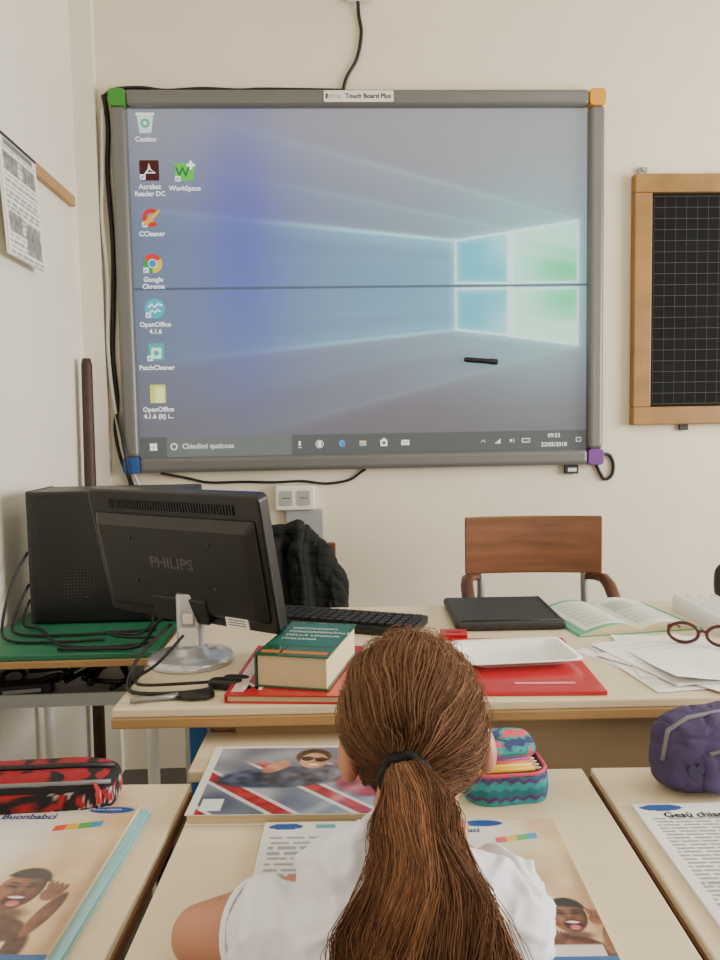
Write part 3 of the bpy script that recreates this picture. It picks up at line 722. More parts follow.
# ---------------------------------------------------------------- workbooks
def se(x,y,cx,cy,rx,ry,rot=0.0,soft=.18):
    ca,sa=math.cos(rot),math.sin(rot); X=(x-cx)*ca+(y-cy)*sa; Y=-(x-cx)*sa+(y-cy)*ca
    return sstep(1+soft,1-soft,math.hypot(X/rx,Y/ry))
def boy(c,u,v,cx,cy,s,asp=1.366):
    x=(u-cx)/s;y=(v-cy)/s*asp
    if abs(x)>2.2 or y<-1.6: return c
    n=noise.noise(Vector((x*2.2,y*2.2,4))); n2=noise.noise(Vector((x*6,y*6,9)))
    sk=lambda k:mix((174,116,84),(56,30,24),k+.12*n2)
    c=mix(c,sk(.55+.3*x+.35*n),se(x,y,-.25,2.1,1.35,1.15,0,.06))
    c=mix(c,sk(.05),.5*se(x,y,-.7,1.35,.5,.12,-.35,.8))
    c=mix(c,sk(.5+.3*n+.8*(x-1.05)),se(x,y,1.05,.95,.22,.85,.25,.1))
    c=mix(c,sk(.25+.3*n),se(x,y,.86,.18,.24,.28,.2,.12))
    for k in range(4):
        c=mix(c,sk(.7),se(x,y,.73+.13*k,-.14+.05*k,.065,.22,-.15+.12*k,.3)); c=mix(c,sk(.15+.1*k+.2*n),se(x,y,.70+.13*k,-.16+.05*k,.055,.22,-.15+.12*k,.2))
    c=mix(c,sk(.6),se(x,y,-.75,1.05,.25,.5,-.5,.12))
    for k in range(4):
        c=mix(c,sk(.3+.1*k),se(x,y,-.62+.10*k,.86+.04*k,.055,.2,.5,.2))
    c=mix(c,sk(.95),.7*se(x,y,.05,.95,.5,.22,0,.5))
    c=mix(c,sk(.75),se(x,y,-.64,.05,.12,.2,0,.15))
    hd=se(x,y,0,0,.60,.82,.12,.05)
    c=mix(c,sk(max(.0,min(1,.38+.5*(x+.12)+.25*max(0,y-.2)+.25*n))),hd)
    c=mix(c,sk(-.1),hd*.6*se(x,y,-.22,-.36,.26,.13,.1,.9)); c=mix(c,sk(-.15),hd*.6*se(x,y,-.33,.16,.14,.11,0,1)); c=mix(c,sk(.0),hd*.5*se(x,y,.34,.12,.13,.10,0,1))
    c=mix(c,sk(.8),hd*.6*se(x,y,.48,.35,.12,.35,-.2,.9)); c=mix(c,sk(.7),hd*.5*se(x,y,-.46,.42,.06,.22,.3,.9))
    hl=-.46+.18*x+.07*n+.03*n2
    c=mix(c,mix((34,26,24),(62,50,46),.5+n2),se(x,y,.02,-.32,.63,.60,.12,.08)*sstep(hl+.04,hl-.04,y))
    for e,rt in((-.24,.18),(.26,-.10)):
        c=mix(c,sk(.9),.6*se(x,y,e,-.12,.19,.11,rt,.8)); c=mix(c,(40,24,20),.85*se(x,y,e,-.27,.15,.03,rt,.6)); c=mix(c,(24,14,12),.95*se(x,y,e,-.11,.12,.03,rt,.5)); c=mix(c,sk(.2),.5*se(x,y,e,-.03,.12,.03,rt,.8))
    c=mix(c,sk(.85),.6*se(x,y,.04,.13,.16,.06,0,.6)); c=mix(c,sk(-.1),.6*se(x,y,.0,.02,.045,.11,0,.9))
    c=mix(c,(120,54,50),se(x,y,.06,.43,.33,.28,.05,.12)); c=mix(c,(60,12,22),se(x,y,.06,.44,.29,.225,.05,.12))
    c=mix(c,(240,234,224),se(x,y,.06,.315,.225,.055,.05,.25)); c=mix(c,(214,104,118),se(x,y,.08,.55,.18,.11,.05,.4)); c=mix(c,(232,226,218),.55*se(x,y,.06,.635,.14,.02,.05,.4))
    return c
def cover(cx=.64,cy=.62,s=.205,tabx=.84):
    def fn(u,v):
        c=(240,238,232)
        k=sstep(.35,.8,u*.75+v*.4)
        c=mix(c,(230,200,158),k)
        c=mix(c,(198,154,112),k*(.5+.9*noise.noise(Vector((u*6,v*6,0))))*.5)
        c=mix(c,(244,232,208),k*.4*max(0,noise.noise(Vector((u*3,v*9,5)))))
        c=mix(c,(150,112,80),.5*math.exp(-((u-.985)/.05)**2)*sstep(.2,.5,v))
        c=boy(c,u,v,cx,cy,s)
        if v>.90 and u<cx+.12: c=mix(c,(242,238,230),.85*sstep(.90,.915,v))
        if v>.97: c=(52,96,160)
        c=mix(c,(42,86,160),se(u,v,tabx,.035,.14,.03,0,.1))
        if .56<u<.84 and abs(v-.15-(.84-u)*.14)<.024: c=[(225,90,70),(235,180,60),(90,175,90),(70,150,200)][int((u-.56)/.071)%4]
        c=mix(c,(42,86,160),se(u,v,.60,.935,.055,.026,0,.1))
        return c
    return fn
r=root('workbook','glossy workbook with laughing child photo on student desk','workbook',(-.366,.812,.7085),-3.5)
w,d,h=.205,.28,.006
obj(B().box((0,0,h/2),(w-.001,d-.001,h-.0006),'pages'),'page_block',r)
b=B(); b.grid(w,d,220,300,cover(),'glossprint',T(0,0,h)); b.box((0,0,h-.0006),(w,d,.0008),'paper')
b.text('re Buonbabci',.0165,-.083,.114,'print',None,(30,60,130),'LEFT',h+.0005,.0004)
b.text('Buone pratiche',.006,.045,.131,'print',None,(235,240,245),'LEFT',h+.0005)
b.text('11',.008,.0205,-.1218,'print',None,(240,240,245),'CENTER',h+.0005)
obj(b,'cover',r,label='glossy cover with laughing child photograph')
book('teal_book','thin teal-covered exercise book under the workbook',-.357,.815,.70,.21,.285,.008,-4,(150,206,216),pg='paper')
ow=root('open_workbook','open workbook with photo page under the writing child','workbook',(.0825,.775,.70),-2.5)
b=B(); b.box((0,0,.003),(.36,.255,.006),'pages'); obj(b,'page_block',ow)
def lp(u,v):
    if ((u-.15)/.12)**2+((v-.04)/.03)**2<1: return (42,86,160)
    if .35<u<.5 and .02<v<.06: return (80,170,180)
    if v>.1 and int(v*46)%2==0 and .06<u<.92 and (int(u*60)*7+int(v*46)*3)%9: return (165,165,168)
    return (238,238,234)
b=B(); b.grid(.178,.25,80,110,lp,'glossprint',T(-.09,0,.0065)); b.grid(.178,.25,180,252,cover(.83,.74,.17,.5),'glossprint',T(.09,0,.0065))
b.text('re Buonbabci',.013,.015,.100,'print',None,(30,60,130),'LEFT',.007,.0003)
obj(b,'open_pages',ow)
def pl(u,v):
    a=noise.noise(Vector((u*5,v*4,3))); a2=noise.noise(Vector((u*16,v*14,5)))
    c=mix((84,92,112),(160,164,176),.45+a)
    s_=(u*1.2-v*.9)
    dd=abs((s_*2.2+.35)%1-.5)
    if v>.22:
        c=mix(c,(206,206,210),sstep(.21,.19,dd)*sstep(.22,.35,v)); c=mix(c,mix((186,62,62),(132,42,50),.5+a2),sstep(.13,.11,dd)*sstep(.22,.35,v))
    c=mix(c,mix((38,44,60),(86,96,124),.5+a2),se(u,v,.40,.50,.33,.15,-.15,.12))
    c=mix(c,mix((60,66,86),(110,118,140),.5+a2),se(u,v,.62,.44,.13,.12,.2,.15))
    c=mix(c,mix((176,52,60),(112,36,44),.5+a2),se(u,v,.82,.58,.17,.2,0,.15))
    c=mix(c,mix((210,158,130),(170,112,90),.5+a2),se(u,v,.345,.34,.05,.10,.5,.2)); c=mix(c,(206,156,130),se(u,v,.72,.36,.05,.09,-.5,.2))
    c=mix(c,(58,38,30),se(u,v,.52,.185,.088,.125,0,.1)); c=mix(c,mix((222,174,146),(184,128,104),.5+.6*(u-.52)*9),se(u,v,.525,.25,.070,.125,0,.08))
    yy=v-.225-(u-.525)*.3
    for e in(-.034,.034): c=mix(c,(20,18,24),se(u,v,.525+e,.228+e*.3,.031,.036,.1,.12))
    if abs(yy+.012)<.008 and abs(u-.525)<.07: c=(24,22,28)
    c=mix(c,(244,236,232),se(u,v,.527,.318,.026,.014,.05,.25)); c=mix(c,(176,110,92),.7*se(u,v,.525,.275,.016,.012,0,.4))
    if u<.04 or v<.03: c=(228,228,224)
    if .05<u<.15 and .80<v<.95: c=(232,230,226)
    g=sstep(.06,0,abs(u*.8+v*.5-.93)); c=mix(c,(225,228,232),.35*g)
    return c
pb=root('covered_schoolbook','schoolbook in clear plastic cover with photo cover','book',(-.043,1.010,.7005),-3)
obj(B().box((0,0,.007),(.285,.195,.0125),'pages'),'page_block',pb)
b=B(); b.grid(.29,.20,200,138,pl,'glossprint',T(0,0,.0145)); b.box((0,0,.0138),(.29,.2,.001),'paper'); b.box((0,0,.0005),(.29,.2,.001),'paper')
obj(b,'cover',pb,label='glossy photographic cover')
def ws(u,v):
    if ((u-.16)/.13)**2+((v-.035)/.028)**2<1: return (42,86,160)
    if v>.12 and int(v*82)%2==0 and .06<u<.93 and (int(u*70)*5+int(v*82)*11)%8: return (150,150,155)
    return (242,242,238)
b=B(); b.grid(.21,.297,90,164,ws,'printmatte',T(0,0,.004)); b.box((0,0,.0018),(.21,.297,.0035),'paper')
b.text('Gesù chiama. S...',.017,-.075,.119,'print',None,(25,25,30),'LEFT',.0045,.0004)
obj(b,'worksheet',label='printed worksheet with blue tab on student desk',category='worksheet',loc=(.480,.772,.70),rot=(0,0,-2))

# ---------------------------------------------------------------- pencil cases
pr=root('pencil_case','purple fabric pencil case standing on student desk','pencil case',(.516,.982,.70),14)
def pc_(p): 
    k=.5+.6*noise.noise(p*40); return mix((58,48,84),(84,70,114),k)
def puff(b,amp=.004,sc=18):
    def d(p):
        P=Vector(p); n=noise.noise(P*sc); f=noise.noise(Vector((p[0]*30,p[1]*20,p[2]*55+3)))
        return amp*n-amp*.8*max(0,1-abs(f)*6)
    b.v=[tuple(Vector(p)+Vector((p[0]*.3,p[1],p[2]-.05)).normalized()*d(p)) if p[2]>.010 else p for p in b.v]; return b
b=B().ell((0,0,.053),(.090,.040,.053),'fabric',None,pc_,90,56,.5,.65); obj(puff(b,.0045),'body',pr,label='purple fabric body')
b=B().ell((.012,-.034,.040),(.060,.018,.033),'fabric',None,pc_,60,36,.45,.55); obj(puff(b,.003),'front_pocket',pr)
obj(B().tube([(-.090,-.012,.05),(-.084,-.014,.09),(-.055,-.016,.1045),(0,-.016,.1065),(.055,-.016,.1045),(.084,-.014,.09),(.090,-.012,.05)],.0032,'zip_grey',8),'zipper',pr,label='grey zip')
obj(B().tube([(-.045,-.047,.066),(-.02,-.051,.0715),(.03,-.051,.0715),(.065,-.045,.066)],.0025,'zip_grey',8),'pocket_zipper',pr)
b=B(); M=T(-.065,-.043,.045)@FRONT; b.prism([(.013*(math.sin(t)**3),.0115*(math.cos(t)-.38*math.cos(2*t)-.15*math.cos(3*t))) for t in [i*2*pi/24 for i in range(24)]],0,.004,'fabric',M,(40,30,64))
obj(b,'heart_tag',pr)
obj(B().tube([(.08,-.018,.093),(.085,-.034,.085),(.083,-.044,.07)],[.002,.003,.004],'zip_grey',8),'zip_pull',pr)
rr=root('pencil_case','black and red patterned zipped pencil case on student desk','pencil case',(-.400,.978,.70),1)
def rb(p):
    n=noise.noise(Vector((p.x*55,p.y*55,p.z*70)))
    c=(26,22,26) 
    if n>.12: c=(168,30,38)
    if abs(n)<.025: c=(190,180,180)
    if .038<p.z<.050 : c=(24,20,24)
    if p.z>=.050: c=(150,26,36) if noise.noise(p*50)>-.1 else (30,24,28)
    if .010<p.z<.0135: c=(190,50,54)
    return c
b=B().ell((0,0,.028),(.110,.042,.028),'fabric',None,rb,180,70,.45,.5); obj(puff(b,.0025,24),'body',rr,label='black and red patterned body')
obj(B().tube([(-.107,-.032,.047),(-.05,-.037,.0495),(.05,-.037,.0495),(.107,-.030,.047)],.003,'zip_grey',8),'zipper',rr,label='grey zip')
obj(B().tube([(-.103,.002,.0555),(-.04,-.004,.058),(.05,-.004,.058),(.104,.002,.0545)],.004,'zip',8),'piping',rr)
obj(B().tube([(.088,-.036,.048),(.096,-.046,.042),(.098,-.052,.028)],[.002,.0035,.004],'red_cover',8),'zip_pull',rr,label='red zip pull')
tr=root('pencil_case','open teal pencil case with zigzag pattern and pencils','pencil case',(.225,.985,.70),3)
def tz(p):
    z=p.z; ang=p.x*1000 if abs(p.y)>.03 else p.y*1000
    k=((z*1000+5*abs((ang/8)%2-1))/8.0)%3
    return (44,150,154) if k<1.1 else ((84,56,116) if k<1.8 else (36,112,128))
W3,D3,H3=.112,.090,.038
b=B()
def ringz(k,z): return [(p[0],p[1],z) for p in ringp(W3*k,D3*k,z,6,.028*k)]
zs=[i*H3/24 for i in range(25)]
rings=[ringz(1+.05*math.sin(pi*z/H3),z) for z in zs]+[ringz(.93,H3)]+[ringz(.93,.006)]
def fine(P):
    o=[]
    for i in range(len(P)):
        a=Vector(P[i]);c=Vector(P[(i+1)%len(P)]); m=20 if (i%7)==6 else 2
        o+= [(a+(c-a)*t/m)[:] for t in range(m)]
    return o
rings=[fine(g) for g in rings]; n_=len(rings[0]); vs=[p for g in rings for p in g]; fs=[]
for i in range(len(rings)-1):
    for j in range(n_): fs.append((i*n_+j,i*n_+(j+1)%n_,(i+1)*n_+(j+1)%n_,(i+1)*n_+j))
fs.append(tuple(range(n_))[::-1]); fs.append(tuple(range((len(rings)-1)*n_,len(rings)*n_)))
b.add(vs,fs,'fabric',tz,None,True)
b.v=[(p[0]+.0025*noise.noise(Vector(p)*30),p[1]+.0035*noise.noise(Vector(p)*26+Vector((5,0,0))),p[2]+(.004*noise.noise(Vector((p[0]*28,p[1]*28,7))) if p[2]>.03 else 0)) for p in b.v]
obj(b,'body',tr,label='teal and purple zigzag fabric body')
P=[(p[0],p[1],H3+.001) for p in ringp(W3*.95,D3*.95,0,6,.027)]; P.append(P[0])
obj(B().tube(P,.0028,'pink_lining',8),'lining',tr,label='pink inner lining edge')
def tl(u,v):
    n=noise.noise(Vector((u*6,v*5,2)))
    c=(54,160,160)
    if n>.16: c=(226,92,108)
    if n<-.2: c=(58,66,120)
    if abs(n)<.02: c=(30,60,80)
    return c
b=B(); b.rrect((0,0),.108,.062,.026,-.008,0,'fabric',None,(210,76,104)); b.ell((0,0,0),(.053,.030,.007),'fabric',None,lambda p:tl(p.x*9,p.y*9),80,40,.5,.5)
obj(puff(b,.002,40),'lid',tr,label='folded-open teal and coral lid',loc=(.0,.030,.051),rot=(12,0,2),bevel=.003)
for i,(c,yy) in enumerate((((232,180,50),-.032),((240,200,80),-.022),((215,60,70),-.012),((90,60,130),-.003))):
    b=B(); b.tube([(-.048,yy,.040),(.036,yy+.004,.040)],.0038,'print',6,c); b.tube([(.036,yy+.004,.040),(.046,yy+.0045,.040)],[.0038,.0008],'print',6,(222,190,150))
    obj(b,'colouring_pencil',label='coloured pencil lying in the open teal case',category='pencil',loc=(.225,.985,.70),rot=(0,0,3),group='pencils in the teal case')

# ---------------------------------------------------------------- child
inv=Vector((0.05,.40,0))
ch=root('person','person in white t-shirt with long brown ponytail writing at desk','person',inv)
def sh(b): b.v=[(p[0]-inv.x,p[1]-inv.y,p[2]) for p in b.v]; return b
HC=Vector((.085,.785,.866))
HM=T(*HC)@R(-2,'Y')@R(-28,'X')
b=B()
b.ell((0,0,.008),(.066,.082,.082),'skin',HM); b.ell((0,.03,-.045),(.047,.05,.055),'skin',HM); b.ell((0,.06,-.078),(.018,.016,.014),'skin',HM)
b.ell((0,.088,-.022),(.009,.014,.014),'skin',HM); b.tube([HM@Vector((0,.080,.01)),HM@Vector((0,.094,-.02))],[.005,.008],'skin',10)
for a in(-1,1):
    b.ell((a*.035,.062,-.03),(.022,.02,.02),'skin',HM)
    b.ell((a*.073,-.004,-.020),(.012,.016,.026),'skin',HM)
b.ell((0,.076,-.047),(.02,.01,.005),'skin',HM); b.ell((0,.074,-.056),(.017,.01,.005),'skin',HM)
b.cap((.05,.60,.80),(.075,.73,.84),.034,.034)
b.ell((.045,.57,.755),(.085,.045,.07),'skin'); b.ell((.045,.50,.66),(.085,.05,.12),'skin'); b.ell((.045,.42,.53),(.085,.062,.11),'skin'); b.ell((.045,.39,.46),(.095,.075,.06),'skin')
SL,SR=Vector((-.018,.59,.785)),Vector((.132,.59,.782))
EL,ER=Vector((-.130,.668,.731)),Vector((.15,.69,.738))
WL,WR=Vector((.0,.745,.731)),Vector((.12,.80,.73))
for S_,E_,W_ in((SL,EL,WL),(SR,ER,WR)):
    b.cap(S_,E_,.030,.027); b.cap(E_,E_+(W_-E_)*.4,.027,.025); b.cap(E_+(W_-E_)*.4,W_,.025,.016)
def hand(b,W_,d,sgn,curl=.35):
    d=Vector(d).normalized(); side=Vector((d.y,-d.x,0)).normalized(); up=Vector((0,0,1))
    for k in range(4): b.cap(W_+side*(k-1.5)*.007,W_+d*.055+side*(k-1.5)*.0125,.0105,.0085)
    for k,L in enumerate((.042,.048,.045,.036)):
        s0=W_+d*.055+side*(k-1.5)*.0135*sgn
        p1=s0+d*L*.45+side*(k-1.5)*.0015*sgn+up*.004; p2=p1+d*L*.32-up*L*.30*curl*1.5; p3=p2+d*L*.2-up*L*.25*curl
        b.cap(s0,p1,.0072,.0066); b.cap(p1,p2,.0066,.006); b.cap(p2,p3,.006,.005)
    t0=W_+d*.012-side*.02*sgn; t1=t0+d*.022-side*.014*sgn; t2=t1+d*.022-side*.002*sgn-up*.004
    b.cap(W_+d*.01-side*.008*sgn,t0,.010,.010); b.cap(t0,t1,.010,.0075); b.cap(t1,t2,.0075,.006)
hand(b,WL,(.85,.45,0),1); hand(b,WR,(-.2,.9,0),-1,.7)
for a in(-1,1):
    hx=.045+a*.05
    b.cap((hx,.40,.465),(hx+a*.02,.70,.47),.058,.042); b.cap((hx+a*.02,.70,.47),(hx+a*.02,.72,.27),.042,.037); b.cap((hx+a*.02,.72,.27),(hx+a*.02,.71,.06),.037,.026)
    b.cap((hx+a*.02,.705,.04),(hx+a*.02,.80,.028),.026,.022)
sh(b); body=remesh(b,'body',.0034,'skin',5,parent=ch,label='fair skin')
b=B()
b.ell((.050,.578,.775),(.108,.05,.066),'shirt'); b.ell((.045,.605,.820),(.070,.042,.050),'shirt'); b.ell((.006,.60,.826),(.044,.036,.038),'shirt'); b.ell((.105,.60,.810),(.046,.036,.032),'shirt')
b.ell((.050,.555,.73),(.110,.058,.09),'shirt'); b.ell((.045,.50,.64),(.10,.066,.14),'shirt'); b.ell((.045,.43,.53),(.105,.078,.12),'shirt'); b.ell((.045,.40,.46),(.112,.09,.05),'shirt')
SHL=SL+(EL-SL)*.44; SHR=SR+(ER-SR)*.72
b.tube([SL,SHL,SHL+(EL-SL)*.04],[.036,.040,.043],'shirt',20); b.ell(SL,(.036,)*3,'shirt'); b.cap(SR,SHR,.042,.049,'shirt'); b.cap((.04,.58,.80),SL,.046,.036,'shirt'); b.cap((.05,.58,.795),SR,.046,.040,'shirt')
sh(b)
def wrk(co,n):
    p=co
    a=noise.noise(Vector((p.x*20+p.z*16,p.y*10,p.z*20-p.x*18))); a2=noise.noise(Vector((p.x*34-p.z*20,p.y*16+4,p.z*24+p.x*14))); c=noise.noise(Vector((p.x*11,p.y*9,p.z*12+5)))
    return .0055*max(0,1-abs(a)*5)+.003*max(0,1-abs(a2)*5)+.007*c-.003
remesh(b,'t_shirt',.0034,'shirt',4,wrk,parent=ch,label='white short-sleeved t-shirt')
dr=(EL-SL).normalized(); u0=dr.orthogonal().normalized(); v0=dr.cross(u0); ce=SHL+(EL-SL)*.035
b=B().tube([ce+(u0*math.cos(t)+v0*math.sin(t))*.0425 for t in [i*pi/14 for i in range(29)]],.0026,'shirt',8); sh(b); obj(b,'sleeve_hem',ch)
b=B(); b.tube([Vector((.055,.655,.812))+Vector((.042*math.cos(t),.012*math.sin(t),.036*math.sin(t))) for t in [i*pi/12 for i in range(25)]],.004,'shirt',8); sh(b); obj(b,'collar',ch)
b=B(); b.ell((.045,.39,.455),(.102,.085,.065),'denim')
for a in(-1,1):
    hx=.045+a*.05
    b.cap((hx,.40,.467),(hx+a*.02,.70,.472),.064,.048,'denim'); b.cap((hx+a*.02,.70,.47),(hx+a*.02,.715,.10),.048,.04,'denim')
sh(b); remesh(b,'trousers',.006,'denim',5,parent=ch,label='dark blue trousers')
for a in(-1,1):
    hx=.045+a*.07; b=B(); b.ell((hx,.755,.03),(.034,.085,.03),'plastic_white',e1=.7); b.box((hx,.755,.008),(.06,.15,.016),'plastic_dark'); sh(b); obj(b,'shoe',ch,label='white shoe',bevel=.004)
for a in(-1,1):
    b=B(); b.ell((a*.026,.0715,-.002),(.012,.010,.009),'eye_white',HM); b.ell((a*.026,.0795,-.003),(.0055,.0035,.0055),'eye_dark',HM); sh(b); obj(b,'eye',ch)
# ---- hair
hr=B()
hc=Vector((0,-.006,.012)); RR=Vector((.075,.092,.091))
hr.ell(hc,(RR.x*.965,RR.y*.965,RR.z*.965),'hair_under',HM,None,40,26)
TIE=Vector((.064,.692,.862))
tl_=HM.inverted()@TIE
td=np.array([(tl_-hc).x/RR.x,(tl_-hc).y/RR.y,(tl_-hc).z/RR.z]); td/=np.linalg.norm(td)
C=[Vector((.064,.694,.862)),Vector((.064,.660,.874)),Vector((.065,.620,.880)),Vector((.066,.570,.863)),Vector((.066,.528,.825)),Vector((.067,.503,.765)),Vector((.070,.495,.70)),Vector((.072,.492,.64))]
Wd=[(.015,.013),(.021,.018),(.027,.022),(.038,.023),(.051,.021),(.062,.020),(.066,.016),(.040,.008)]
def catn(P,t):
    P=np.array(P,float); n=len(P)-1; x=np.clip(t,0,1)*n; i=np.minimum(x.astype(int),n-1); f=(x-i)[...,None]
    p0=P[np.maximum(i-1,0)];p1=P[i];p2=P[i+1];p3=P[np.minimum(i+2,n)]
    return .5*((2*p1)+(p2-p0)*f+(2*p0-5*p1+4*p2-p3)*f*f+(3*p1-p0-3*p2+p3)*f**3)
rsn=np.random.RandomState(3)
def mknoise(dim,freq,m=7):
    D=rsn.normal(size=(m,dim))*freq; ph=rsn.uniform(0,6.28,m)
    def fn(x): return sum(np.sin(x@D[i]+ph[i]) for i in range(m))/m**.5*.7
    return fn
ts=np.linspace(0,1,14); cc_=catn(C,ts); ww=catn([(a,c,0) for a,c in Wd],ts)
vs=[];fs=[]
for i in range(14):
    tg=cc_[min(i+1,13)]-cc_[max(i-1,0)]; tg/=np.linalg.norm(tg); nr=np.cross([1,0,0],tg)
    for j in range(16):
        q=2*pi*j/16; vs.append(tuple(cc_[i]+np.array([1,0,0])*math.cos(q)*ww[i][0]*.68+nr*math.sin(q)*ww[i][1]*.68))
for i in range(13):
    for j in range(16): fs.append((i*16+j,i*16+(j+1)%16,(i+1)*16+(j+1)%16,(i+1)*16+j))
fs.append(tuple(range(16))[::-1]); fs.append(tuple(range(13*16,14*16)))
hr.add(vs,fs,'hair_under',smooth=True)
sh(hr)
N1=21000; K1=12
d=rsn.normal(size=(N1*3,3)); d/=np.linalg.norm(d,axis=1)[:,None]
keep=~((d[:,1]>.62)&(d[:,2]<.55))&~((d[:,1]>.15)&(d[:,2]<-.05))&(d[:,2]>-.66)&~((np.abs(d[:,0])>.82)&(d[:,2]<-.12)&(d[:,1]>-.35))
d=d[keep][:N1]; N1=len(d)
om=np.arccos(np.clip(d@td,-1,1))[:,None]; t=np.linspace(0,1,K1)[None,:]
so=np.maximum(np.sin(om),1e-3)
q=(np.sin((1-t*.985)*om)/so)[...,None]*d[:,None,:]+(np.sin(t*.985*om)/so)[...,None]*td
env=np.sin(pi*t)[...,None]
n1,n2,n3,n4=[mknoise(3,2.6) for _ in range(4)]; nf=mknoise(4,4.5); ng=mknoise(4,10.0)
m1,m2,m3=[mknoise(4,4.5) for _ in range(3)]
off=np.stack([n1(d),n2(d),n3(d)],-1)[:,None,:]
q=q+off*env*.24
jit=rsn.normal(size=(N1,1,3)); jit2=rsn.normal(size=(N1,1,3)); ph=rsn.rand(N1,1)*6.28
q=q+jit*env*.05+jit2*(np.sin(t*9+ph)[...,None])*env*.014
q/=np.linalg.norm(q,axis=2)[...,None]
x4=np.concatenate([q*1.0,np.repeat(t[...,None],N1,0)*.9],-1)
q=q+np.stack([m1(x4),m2(x4),m3(x4)],-1)*env*.05; q/=np.linalg.norm(q,axis=2)[...,None]
rf=.98+.05*rsn.rand(N1,1)+.05*nf(x4)*np.sin(pi*np.clip(t*1.05,0,1))+.014*ng(x4)*np.sin(pi*t)
fly=(rsn.rand(N1,1)<.04)*rsn.rand(N1,1)*.12*np.sin(pi*t*.9)
topf=np.clip(d[:,2:3]-.35,0,1)*.09*np.sin(pi*np.clip(t*1.1,0,1))
rf=rf+fly+topf-.03*t
loc=np.array(hc)[None,None,:]+q*np.array(RR)[None,None,:]*rf[...,None]
HMn=np.array(HM); P1=loc@HMn[:3,:3].T+HMn[:3,3]
N3=420; K3=9
d3=rsn.normal(size=(N3*3,3))*np.array([.7,.6,.6])+np.array([0,-.1,.7]); d3/=np.linalg.norm(d3,axis=1)[:,None]; d3=d3[(d3[:,1]<.5)&(d3[:,2]>-.1)][:N3]; N3=len(d3)
t3=np.linspace(0,1,K3)[None,:]; dirv=rsn.normal(size=(N3,1,3)); dirv[...,1]-=.6
q3=d3[:,None,:]+dirv*t3[...,None]*.22+rsn.normal(size=(N3,1,3))*(t3**2)[...,None]*.12; q3/=np.linalg.norm(q3,axis=2)[...,None]
rf3=1.0+(.03+.14*rsn.rand(N3,1)**1.5)*np.sin(pi*t3*.75)
loc3=np.array(hc)+q3*np.array(RR)*rf3[...,None]; P3=loc3@HMn[:3,:3].T+HMn[:3,3]
N2=15000; K2=17
r_=np.sqrt(rsn.rand(N2)); th=rsn.rand(N2)*2*pi; a=r_*np.cos(th); c=r_*np.sin(th)
L=(.74+.26*rsn.rand(N2))[:,None]; t2=np.linspace(0,1,K2)[None,:]*L
p=catn(C,t2); tg=catn(C,t2+.01)-catn(C,t2-.01); tg/=np.linalg.norm(tg,axis=2)[...,None]+1e-9
nr=np.cross(np.array([1.,0,0])[None,None,:],tg); nr/=np.linalg.norm(nr,axis=2)[...,None]+1e-9
w_=catn([(x[0],x[1],0) for x in Wd],t2)
pn1,pn2=mknoise(3,3.8),mknoise(3,3.8); pn3=mknoise(3,5.0); pn4=mknoise(3,7.5)
X3=np.stack([np.repeat(a[:,None],K2,1),np.repeat(c[:,None],K2,1),t2*2.6],-1)
ramp=np.minimum(1,t2*2.5)
aa=a[:,None]+.30*pn1(X3)*ramp+.10*pn4(X3)*ramp+.045*np.sin(t2*18+rsn.rand(N2,1)*6.28)*ramp
cc2=c[:,None]+.30*pn2(X3)*ramp
stray=(rsn.rand(N2,1)<.05)*rsn.rand(N2,1)*.45*t2; aa=aa*(1+stray)
P2=p+np.array([1.,0,0])*(aa*w_[...,0])[...,None]+nr*(cc2*w_[...,1])[...,None]
P2+=rsn.normal(size=(N2,1,3))*.0009
iv=np.array(inv)
def cols(N,base,g=1.2):
    k=rsn.rand(N)[:,None]**g
    c0=np.array([s2l(88),s2l(62),s2l(48)]); c1=np.array([s2l(152),s2l(114),s2l(86)])
    return (c0*(1-k)+c1*k)*base[:,None]
col1=cols(N1,1.0+.35*n4(d*1.8)+.15*np.clip(d[:,2],0,1)); col2=cols(N2,.85+.35*pn3(np.stack([a,c,a*0],-1)*.9))*np.array([1.0,.90,.84]); col3=cols(N3,np.ones(N3)*1.2,.8)  # strands lighter toward the crown: top highlight put into the hair colour
def stra(P,rad,col):
    N,K,_=P.shape; tg=np.gradient(P,axis=1); tg/=np.linalg.norm(tg,axis=2)[...,None]+1e-9
    A=np.cross(tg,np.array([.13,.21,.97])); A/=np.linalg.norm(A,axis=2)[...,None]+1e-9; Bv=np.cross(A,tg)
    V=np.stack([P+(A*math.cos(q)+Bv*math.sin(q))*rad[None,:,None] for q in (0,2.0944,4.18879)],2).reshape(-1,3)
    idx=np.arange(N*K*3).reshape(N,K,3); F=[]
    for j in range(3):
        j2=(j+1)%3; F.append(np.stack([idx[:,:-1,j],idx[:,:-1,j2],idx[:,1:,j2],idx[:,1:,j]],-1).reshape(-1,4))
    return V,np.concatenate(F),np.repeat(col,K*3,axis=0)
ra1=np.full(K1,.00036); ra1[-1]=.00025; ra2=np.full(K2,.00040); ra2[-2]=.0003; ra2[-1]=.00015; ra3=np.full(K3,.00026); ra3[-1]=.0001
parts=[stra(P1-iv,ra1,col1),stra(P2-iv,ra2,col2),stra(P3-iv,ra3,col3)]
V0=np.array(hr.v); F0=hr.f
Vs=[V0];Cs=[np.ones((len(V0),3))];Fs=[];o_=len(V0)
for v_,f_,c_ in parts: Vs.append(v_);Cs.append(c_);Fs.append(f_+o_);o_+=len(v_)
V=np.concatenate(Vs); Cl=np.concatenate(Cs); Cl=np.concatenate([np.clip(Cl,0,1),np.ones((len(Cl),1))],1); FF=np.concatenate(Fs)
me=bpy.data.meshes.new('hair'); me.vertices.add(len(V)); me.vertices.foreach_set('co',V.ravel())
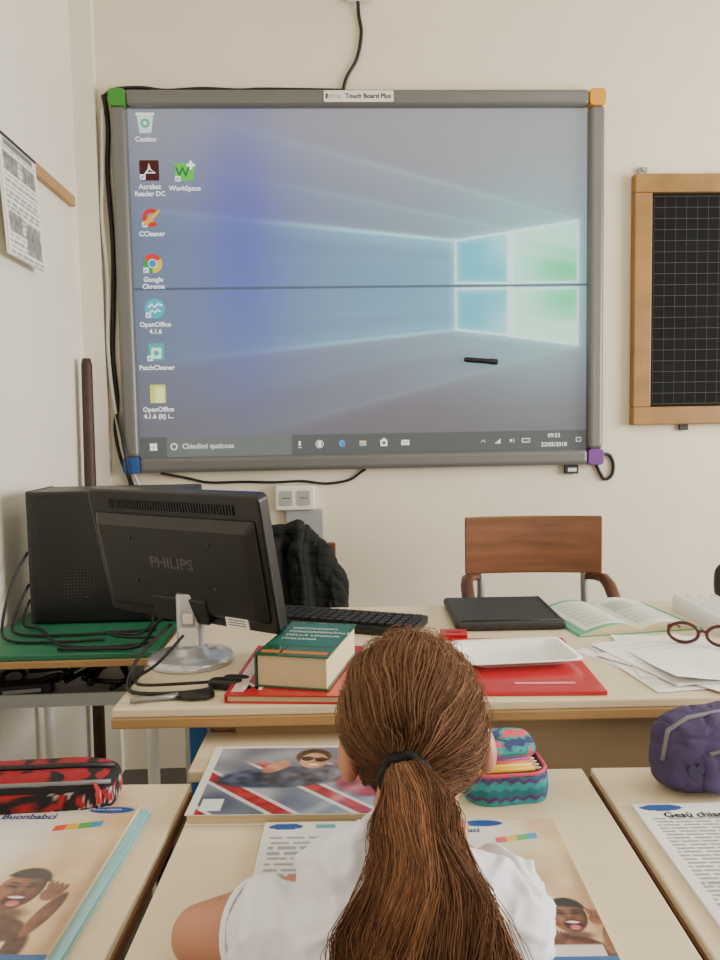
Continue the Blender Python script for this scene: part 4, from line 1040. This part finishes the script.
l0=np.array([i for f in F0 for i in f]); s0=np.array([len(f) for f in F0]); st0=np.concatenate([[0],np.cumsum(s0)[:-1]])
loops=np.concatenate([l0,FF.ravel()]).astype(np.int32); starts=np.concatenate([st0,len(l0)+4*np.arange(len(FF))]).astype(np.int32)
me.loops.add(len(loops)); me.loops.foreach_set('vertex_index',loops)
me.polygons.add(len(starts)); me.polygons.foreach_set('loop_start',starts)
me.materials.append(MATS['hair_under']); me.materials.append(MATS['hair'])
mi=np.concatenate([np.zeros(len(F0)),np.ones(len(FF))]).astype(np.int32); me.update(calc_edges=True); me.polygons.foreach_set('material_index',mi)
me.polygons.foreach_set('use_smooth',np.ones(len(starts),dtype=bool))
at=me.color_attributes.new('Col','FLOAT_COLOR','POINT'); at.data.foreach_set('color',Cl.ravel()); me.validate()
ho=bpy.data.objects.new('hair',me); link(ho); ho.parent=ch; ho['label']='long tousled brown hair tied in a ponytail'
b=B(); nrm=(C[1]-C[0]).normalized(); u_=Vector((1,0,0)); w_=nrm.cross(u_).normalized()
for o_ in(0,.006,.012): b.tube([C[0]+nrm*(.002+o_)+(u_*math.cos(t)+w_*math.sin(t))*(.0205+.002*math.sin(t*7+o_*900)) for t in [i*pi/16 for i in range(33)]],.0055,'hair_tie',8)
sh(b); obj(b,'hair_tie',ch,label='dark scrunchie')
b=B().tube([(.098,.875,.712),(.10,.868,.722),(.125,.80,.785)],[.0008,.0035,.0035],'print',7,(60,90,160)); obj(b,'pencil',label='blue pencil held in writing hand',category='pencil')
cc=root('school_chair','small wooden school chair the child sits on','chair',(.045,.36,0))
b=B(); b.rrect((0,0),.34,.34,.04,.365,.38,'ply_brown'); obj(b,'seat',cc,bevel=.003)
b=B(); b.rrect((0,0),.34,.14,.03,-.006,.006,'ply_brown',T(0,-.19,.66)@FRONT); obj(b,'backrest',cc,bevel=.003)
for a in(-1,1):
    obj(B().tube([(a*.14,-.18,.70),(a*.14,-.16,.37),(a*.15,-.17,0)],.01,'teal_dark',10),'leg',cc); obj(B().tube([(a*.14,.13,.365),(a*.15,.15,0)],.01,'teal_dark',10),'leg',cc)

# ---------------------------------------------------------------- camera
cam=bpy.data.cameras.new('Camera'); co=bpy.data.objects.new('Camera',cam); link(co)
cam.sensor_fit='VERTICAL'; cam.sensor_height=36; cam.lens=750/960*36; cam.clip_start=.01
RM=(Matrix.Rotation(-0.0384,3,'Z')@Matrix.Rotation(math.radians(90)-0.0732,3,'X')@Matrix.Rotation(-0.0175,3,'Z'))
co.matrix_world=Matrix.Translation((0,0,1.2))@RM.to_4x4()
scene.camera=co
